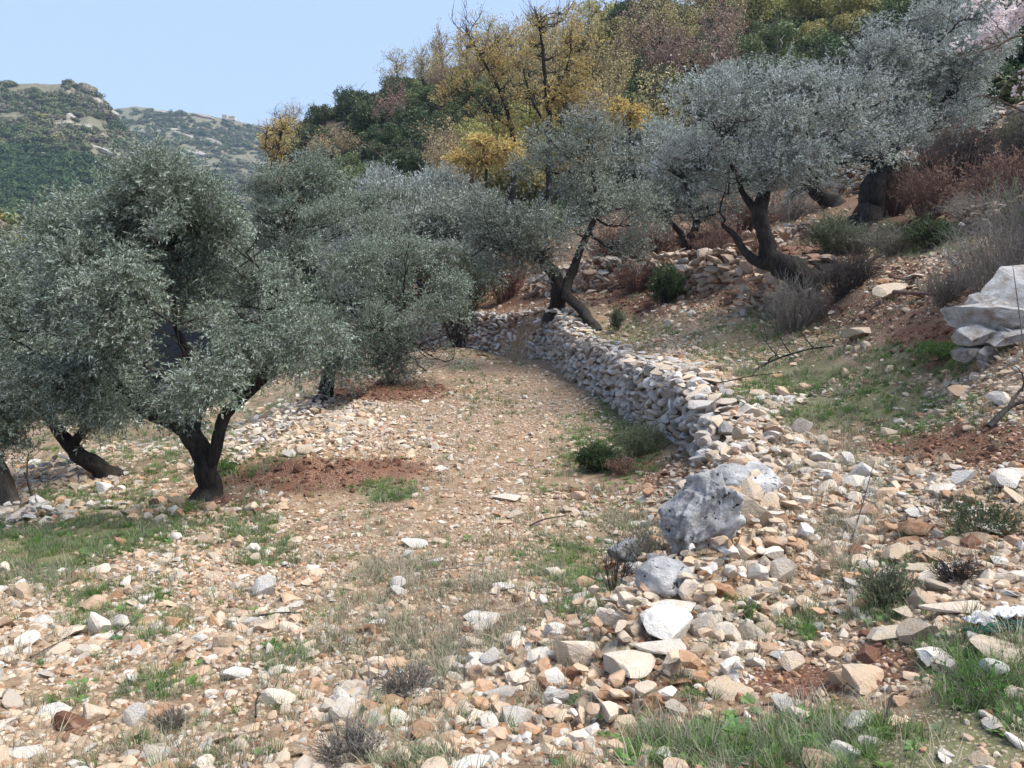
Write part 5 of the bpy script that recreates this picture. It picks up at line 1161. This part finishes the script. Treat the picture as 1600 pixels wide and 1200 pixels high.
S_ = [ # label, px, py, w, h, stem mat, n, leaf kind, nleaf, leaf scale
 ('large airy grey broom like shrub at the right edge above the white rock', 1565, 455, 180, 95, M_GSTEM, 260, None, 0, 1),
 ('second grey dry shrub behind the airy broom like one, at the right edge', 1600, 400, 130, 90, M_GSTEM, 200, 'g', 300, 1),
 ('reddish brown bare bush right behind the thin grey olive', 1015, 408, 110, 52, M_RSTEM, 160, 'r', 500, 1),
 ('reddish brown bare bush between the thin grey olive and the twisted one', 1132, 424, 95, 62, M_RSTEM, 170, 'r', 500, 1),
 ('purplish brown thicket behind the leaning twin olive', 955, 425, 90, 60, M_RSTEM, 140, 'r', 400, 1),
 ('reddish bare bush right of the thick black trunk', 1395, 338, 80, 62, M_RSTEM, 150, 'r', 300, 1),
 ('thin stemmed reddish bush below the high terrace wall', 1450, 345, 90, 70, M_RSTEM, 150, 'r', 300, 1),
 ('dark grey bare bush on the slope under the high terrace wall', 1505, 285, 110, 66, M_DSTEM, 180, None, 0, 1),
 ('brownish bush high at the right edge below the blossoms', 1570, 320, 110, 60, M_RSTEM, 150, 'r', 300, 1),
 ('grey thorn bush in the hollow below the twisted olive roots', 1240, 515, 130, 75, M_GSTEM, 190, None, 0, 1),
 ('dark tangle of dead twigs at the roots of the twisted olive', 1325, 455, 100, 50, M_DSTEM, 220, None, 0, 1),
 ('grey dry twigs piled behind the twisted olive trunk', 1335, 398, 90, 34, M_GSTEM, 150, None, 0, 1),
 ('round olive green bush left of the thick black trunk', 1305, 396, 80, 42, M_OSTEM, 120, 'g', 700, .9),
 ('dark green bush on the field at the foot of the retaining wall', 935, 735, 60, 30, M_DSTEM, 80, 'd', 1300, 1),
 ('dull green tall weeds against the foot of the retaining wall', 1000, 712, 90, 44, M_OSTEM, 110, 'g', 700, .8),
 ('dry reddish weeds in front of the dark green bush', 975, 742, 60, 22, M_RSTEM, 80, 'r', 160, .8),
 ('bright green leafy weed under the airy shrub', 1468, 560, 60, 18, M_OSTEM, 50, 'b', 420, .6),
 ('dark green leafy bush on the bank left of the airy shrub', 1455, 388, 62, 30, M_OSTEM, 70, 'd', 600, 1),
 ('ivy like dark green bush covering the broken terrace wall', 1042, 474, 50, 44, M_DSTEM, 70, 'd', 1100, 1),
 ('small upright grey green bush beside the leaning stem', 964, 521, 20, 34, M_OSTEM, 50, 'g', 260, .8),
 ('grey green clump of grasses left of the tall cream pink rock', 1390, 945, 90, 46, M_OSTEM, 120, 'g', 160, .5),
 ('dark dry prunings lying on red soil right of the path', 1500, 905, 90, 22, M_DSTEM, 120, None, 0, 1),
 ('bare dark thorn bush in front of the rounded grey white rock', 962, 925, 80, 76, M_DSTEM, 26, None, 0, 1),
 ('dry grey weeds at the foot of the grey outcrop', 1010, 872, 90, 40, M_GSTEM, 110, 'g', 120, .5),
 ('green weed growing from a hollow in the grey outcrop', 1062, 806, 26, 26, M_OSTEM, 40, 'd', 260, .5),
 ('dry grey stalks on the lower middle field', 640, 1085, 110, 44, M_GSTEM, 110, None, 0, 1),
 ('dead grey weeds at the bottom edge left of centre', 550, 1190, 130, 56, M_GSTEM, 120, None, 0, 1),
 ('dry stalks and weeds around the pale stone at bottom left', 268, 1140, 60, 34, M_GSTEM, 60, None, 0, 1),
 ('green weeds below the large clean white rock', 1535, 1085, 90, 18, M_OSTEM, 50, 'b', 160, .35),
 ('leafy weed behind the orange block at the right of the path', 1530, 830, 110, 30, M_OSTEM, 60, 'd', 300, .5),
 ('yellow flowering low weed in the middle of the stone heap', 1160, 965, 30, 18, M_OSTEM, 40, 'b', 160, .35),
 ('green plant at the base of the fork trunked olive', 352, 742, 30, 18, M_OSTEM, 40, 'b', 200, .6),
 ('dark bush filling the gully below the end of the wall', 720, 500, 110, 75, M_DSTEM, 160, 'd', 700, 1),
 ('reddish brown thicket at the far end of the retaining wall', 790, 470, 80, 60, M_RSTEM, 140, 'r', 400, 1),
 ('tall pale green grass hanging at the upper right edge', 1590, 240, 60, 42, M_OSTEM, 140, None, 0, 1),
 ('low brown brush between the leaning twin olive and the wall bank', 1085, 400, 60, 34, M_RSTEM, 110, 'r', 240, 1),
 ('grey brown brush on the slope left of the upper terrace wall', 1235, 345, 90, 34, M_GSTEM, 120, None, 0, 1),
 ('dull purple brown thicket left of the twisted olive, under its crown', 1160, 372, 110, 50, M_RSTEM, 170, 'r', 500, 1),
 ('dusky thicket behind the leaning stem of the twin olive', 1000, 455, 90, 36, M_RSTEM, 130, 'r', 260, 1),
 ('dark grey brush at the foot of the high terrace wall', 1430, 300, 100, 50, M_DSTEM, 170, 'r', 120, 1),
 ('faded brown bush on the slope right of the upper terrace wall', 1470, 250, 110, 50, M_GSTEM, 160, 'r', 300, 1),
 ('dark bare brush at the right edge under the almond blossom', 1590, 275, 90, 60, M_DSTEM, 160, None, 0, 1),
 ('grey brown brush on the bank beside the big white ledge', 1480, 470, 80, 40, M_GSTEM, 150, None, 0, 1),
 ('grassy grey brush on the upper slope right of the thick trunk', 1400, 395, 110, 32, M_GSTEM, 150, 'g', 200, 1),
 ('wispy dry brush above the broken tan wall', 1530, 345, 110, 34, M_GSTEM, 120, None, 0, 1)]
for i, (lab, px, py, w, h_, m_, n_, lk, nl, ls) in enumerate(S_):
    shrub(lab, px, py, w, h_, m_, n_, 700 + i, .0032 if py > 700 else .0045, lcoll=LC[lk] if lk else None, nleaf=nl, ls=ls, kids=5 if n_ > 30 else 9)

# ------------------------------------------------------------------ almond in blossom, rooted outside the right edge
M_BLO = leaf_material('blossom', (.74,.64,.64), (.78,.70,.70), .2, .35)
def flower(name, seed):
    r = np.random.default_rng(seed); V = []; F = []; n = 0
    for f in range(9):
        c = np.array([r.normal(0, .02), r.normal(0, .02), r.uniform(0, .13)]); a0 = r.uniform(0, 6.28); nn = r.normal(size=3); nn[2] = abs(nn[2]); nn /= np.linalg.norm(nn); u = np.cross(nn, [.3, .2, .9]); u /= np.linalg.norm(u); v = np.cross(nn, u)
        for k in range(5):
            a = a0 + k * 1.2566; d = u * math.cos(a) + v * math.sin(a); s = np.cross(nn, d); l = .017
            V += [c, c + d * l * .6 + s * l * .42 + nn * .003, c + d * l + nn * .005, c + d * l * .6 - s * l * .42 + nn * .003]; F.append([n, n+1, n+2, n+3]); n += 4
    me = mesh_np(name, np.array(V), np.array(F)); me.materials.append(M_BLO); return me
C_BL = protos('blossom_cluster', [flower('blossom_%d' % i, i) for i in range(6)])
b = hit(1690, 470); d = b[1] if b[1] < 11 else 9.0; b = P(1760, 470, d); b[2] = float(H(b[0], b[1])[0])
al = tree('almond_tree', 'almond tree with pink white blossom reaching in from the upper right edge',
     [(np.vstack([[b], TP([(1750,380,0),(1730,250,0),(1715,150,0),(1700,40,0),(1690,-80,0)], d)]), [.12,.1,.09,.075,.05,.03]),
      (TP([(1716,160,0),(1660,90,0),(1600,56,-.2),(1560,70,-.2),(1530,80,-.2),(1500,91,-.2)], d), [.035,.022,.014,.012,.009,.005]),
      (TP([(1722,220,0),(1650,140,-.1),(1600,112,-.1),(1565,140,-.1),(1555,170,-.1)], d), [.03,.018,.011,.008,.004]),
      (TP([(1710,120,0),(1650,40,.2),(1600,10,.2),(1570,-20,.2)], d), [.035,.02,.012,.006]),
      (TP([(1728,250,0),(1660,210,0),(1600,175,0),(1540,150,0),(1505,160,0)], d), [.03,.018,.011,.008,.004])],
     [E_(1592,22,26,30,d), E_(1640,40,40,40,d), E_(1548,48,14,18,d), E_(1492,76,12,17,d), E_(1540,66,16,12,d), E_(1550,82,10,8,d), E_(1660,120,40,40,d), E_(1595,140,12,8,d), E_(1556,160,14,10,d), E_(1530,4,10,10,d), E_(1680,-20,60,40,d)],
     C_BL, 1000, .85, cat='tree', seed=41, tw=.0035, limbn=4, gap=.1, bark=M_TWIG, shell=.8)
for o in al.children:
    if o.name.startswith('crown'): o.name = 'blossom'

# ------------------------------------------------------------------ fallen wood and litter
def stick(label, pts, r0, m_=M_BARK2, name='fallen_branch', side_=(), lift=.03, cat='branch', k=6, group=None):
    W_ = []
    for q in pts:
        h_ = hit(q[0], q[1]); h_[2] += lift + (q[2] if len(q) > 2 else 0); W_.append(h_)
    base = W_[0].copy(); p = smooth_path(np.array(W_) - base, 5); mb = MB(); mb.tube(p, np.linspace(r0, r0 * .45, len(p)), k, .12)
    for (t, dx, dy, dz_) in side_:
        a = p[int(t * (len(p) - 1))]; e = a + np.array([dx, dy, dz_]); mb.tube(bez(a, (a + e) / 2 + rng.normal(size=3) * .04, e, 6), np.linspace(r0 * .6, r0 * .2, 6), 5, .08)
        e3 = a * .4 + e * .6; mb.tube(bez(e3, e3 + np.array([dx * .2, dy * .1, dz_ * .4 + .1]), e3 + np.array([-dy * .4, dx * .3, dz_ * .5 + .15]), 5), np.linspace(r0 * .35, r0 * .12, 5), 4)
    o = link(name, mb.mesh(name, True), m_); o.location = base; return tag(o, label, cat, group)
stick('dark dead branch with side twigs fallen on the upper terrace grass', [(1178,582,.0),(1205,575,.1),(1235,566,.12),(1270,556,.1),(1302,548,.05)], .022, M_BARK, side_=[(.35,-.25,.4,.45),(.5,-.35,.25,.6),(.75,-.45,.2,.55),(.55,.3,-.5,.15),(.2,.1,-.3,.2)])
stick('thin long dead branch lying across the top of the wall end', [(1085,612,.05),(1130,608,.08),(1175,600,.1),(1225,588,.04)], .013, M_BARK, side_=[(.7,.25,.3,.1)])
stick('curved brown root lying across the red soil on the right bank', [(1366,452),(1385,462,.05),(1410,468,.08),(1440,468,.06),(1472,464)], .05, M_RSTEM, 'fallen_root', side_=[(.6,.2,-.5,-.1)], cat='root')
stick('pale bent dead branch in front of the curved brown root', [(1395,440,.05),(1415,448,.1),(1432,440,.05),(1436,458,.02)], .025, M_TWIG)
stick('grey stick pointing up from the lower middle field', [(575,1110),(580,1085,.05),(572,1062,.12)], .008, M_GSTEM, side_=[(.4,.06,.02,.03)])
stick('dark thin twig curled on the lower middle stones', [(400,1130),(402,1108,.02),(420,1088,.03)], .005, M_DSTEM)
stick('dark twig lying on soil left of the flat white stone', [(405,968),(440,966,.01),(472,964)], .009, M_DSTEM)
stick('pale curved stick among the left green weeds', [(180,996),(210,985,.04),(226,970,.05)], .008, M_TWIG)
stick('long thin stick on the left foreground stones', [(48,1035),(80,1022,.02),(112,1006,.02)], .007, M_TWIG)
stick('grey stick on the path above the dry stalks', [(675,898),(720,893,.01),(762,885)], .008, M_GSTEM)
stick('thorny dark twig arching beside the squat stones right of the path', [(1330,850),(1345,815,.1),(1362,775,.28)], .006, M_DSTEM, side_=[(.5,.1,.05,.1)])
stick('dark curved twig at the lower right weeds', [(1382,1140),(1390,1122,.06),(1400,1115,.05)], .006, M_DSTEM)
stick('dark horizontal branch on the path left of the grey outcrop', [(828,826),(850,820,.03),(885,812,.02)], .012, M_DSTEM)
stick('grey stick lying across dark soil at the right edge', [(1545,672),(1575,650,.05),(1602,640,.05)], .03, M_DSTEM, side_=[(.5,.3,.2,.2)])
stick('thin dark branch rising over the big white rock at the right edge', [(1600,575,.05),(1585,545,.4),(1570,512,.75)], .008, M_DSTEM)
stick('dark burnt looking branch beside the pitted path stone', [(1015,842,.02),(1040,834,.06),(1066,824,.05)], .012, M_DSTEM)
mS, nt_, b_, _ = mat('white_sheet'); b_.inputs['Base Color'].default_value = (.60,.60,.59,1)
mG, nt_, b_, _ = mat('green_netting'); 
tc_ = N(nt_, 'ShaderNodeTexCoord'); nn_ = noise(nt_, tc_.outputs['Object'], 40, 3); nt_.links.new(ramp(nt_, nn_, [(.4, (.008,.03,.024)), (.6, (.02,.085,.06))]), b_.inputs['Base Color'])
def cloth(name, label, px, py, w, h_, m_, seed, cat, amp=.05):
    c = hit(px, py); dist = math.hypot(c[0], c[1]); W = w / FPX * dist; D = h_ / FPX * dist * 2.4; g_ = 34
    a, b = np.meshgrid(np.linspace(-.5, .5, g_), np.linspace(-.5, .5, g_)); edge_ = 1 - .35 * np.abs(fbm(np.arctan2(b, a) * 1.3 + seed, a * 0 + 2, 3))
    X = a * W * edge_ + c[0]; Y = b * D * edge_ + c[1] ; Z = H(X.ravel(), Y.ravel()).reshape(X.shape) + .035 + amp * (fbm(a * 5 + seed, b * 5, 3)) + amp * .5 * np.abs(fbm(a * 13 + seed, b * 13, 2))
    V = np.stack([X - c[0], Y - c[1], Z - c[2]], -1).reshape(-1, 3); i = np.arange(g_ - 1)[:, None] * g_; j = np.arange(g_ - 1)[None]
    F = np.stack([i + j, i + j + 1, i + g_ + j + 1, i + g_ + j], -1).reshape(-1, 4)
    if 'net' in name: F = F[rng.random(len(F)) < .72]
    o = link(name, mesh_np(name, V, F, True), m_); o.location = c; sm = o.modifiers.new('thick', 'SOLIDIFY'); sm.thickness = .003; tag(o, label, cat)
cloth('plastic_sheet', 'crumpled white plastic sheet among stones at the right edge', 1580, 968, 56, 18, mS, 3, 'sheet', .025)
cloth('plastic_sheet', 'small white crumpled scrap left of the larger white sheet', 1528, 978, 30, 14, mS, 6, 'sheet', .03)
cloth('plastic_netting', 'torn dark green netting lying below the white sheet', 1560, 992, 90, 14, mG, 9, 'netting', .02)
mR, nt_, b_, _ = mat('red_tape'); b_.inputs['Base Color'].default_value = (.6,.02,.03,1)
q = P(344, 648, hit(325, 776)[1] - .12); mb = MB(); V, F = _ico[1]
mb.add(np.array([[0,0,0],[.025,0,.01],[.03,.004,-.045],[.008,.006,-.05]]), [[0,1,2,3]]); mb.add(np.array([[0,.004,0],[-.03,0,.012],[-.035,-.004,-.02],[-.01,.004,-.03]]), [[0,1,2,3]])
o = link('red_tag', mb.mesh('red_tag'), mR); o.location = q; sm = o.modifiers.new('thick', 'SOLIDIFY'); sm.thickness = .004; tag(o, 'small red tape tied to a twig of the fork trunked olive', 'tape')

# ------------------------------------------------------------------ air
hz = mat('haze')[0]; nt = hz.node_tree; nt.nodes.clear(); out = nt.nodes.new('ShaderNodeOutputMaterial'); pv = nt.nodes.new('ShaderNodeVolumePrincipled')
pv.inputs['Density'].default_value = .00017; pv.inputs['Color'].default_value = (.60, .78, 1.0, 1); nt.links.new(pv.outputs[0], out.inputs['Volume'])
mb = MB(); box(mb, [0, 0, -66], [3060, 3060, 320]); o = link('haze', mb.mesh('haze'), hz); tag(o, 'thin blue air over the valley', kind='stuff')

# ------------------------------------------------------------------ tell look-alikes apart by their order in the row
bpy.context.view_layer.update()
by = {}
for o in SC.objects:
    if o.parent is None and 'label' in o and 'category' in o: by.setdefault(o['label'], []).append(o)
ORD = ['leftmost', 'second from left', 'third from left', 'fourth from left', 'fifth from left', 'sixth from left', 'seventh from left', 'eighth from left', 'ninth from left', 'tenth from left', 'eleventh from left', 'twelfth from left', 'thirteenth from left', 'fourteenth from left']
for lab, os_ in by.items():
    if len(os_) < 2 or lab.startswith('x'): continue
    os_.sort(key=lambda o: float(proj(np.array(o.location.x), np.array(o.location.y), np.array(o.location.z))[0]))
    for k, o in enumerate(os_):
        w_ = ORD[k] if k < len(ORD) else 'rightmost'
        if k == len(os_) - 1: w_ = 'rightmost'
        o['label'] = ' '.join((w_ + ' ' + lab).replace(' of the wood', '').split()[:16])
for ps in WP.values():
    for o in ps:
        if o['label'] == 'x':
            for ch in list(o.children): bpy.data.objects.remove(ch)
            bpy.data.objects.remove(o)
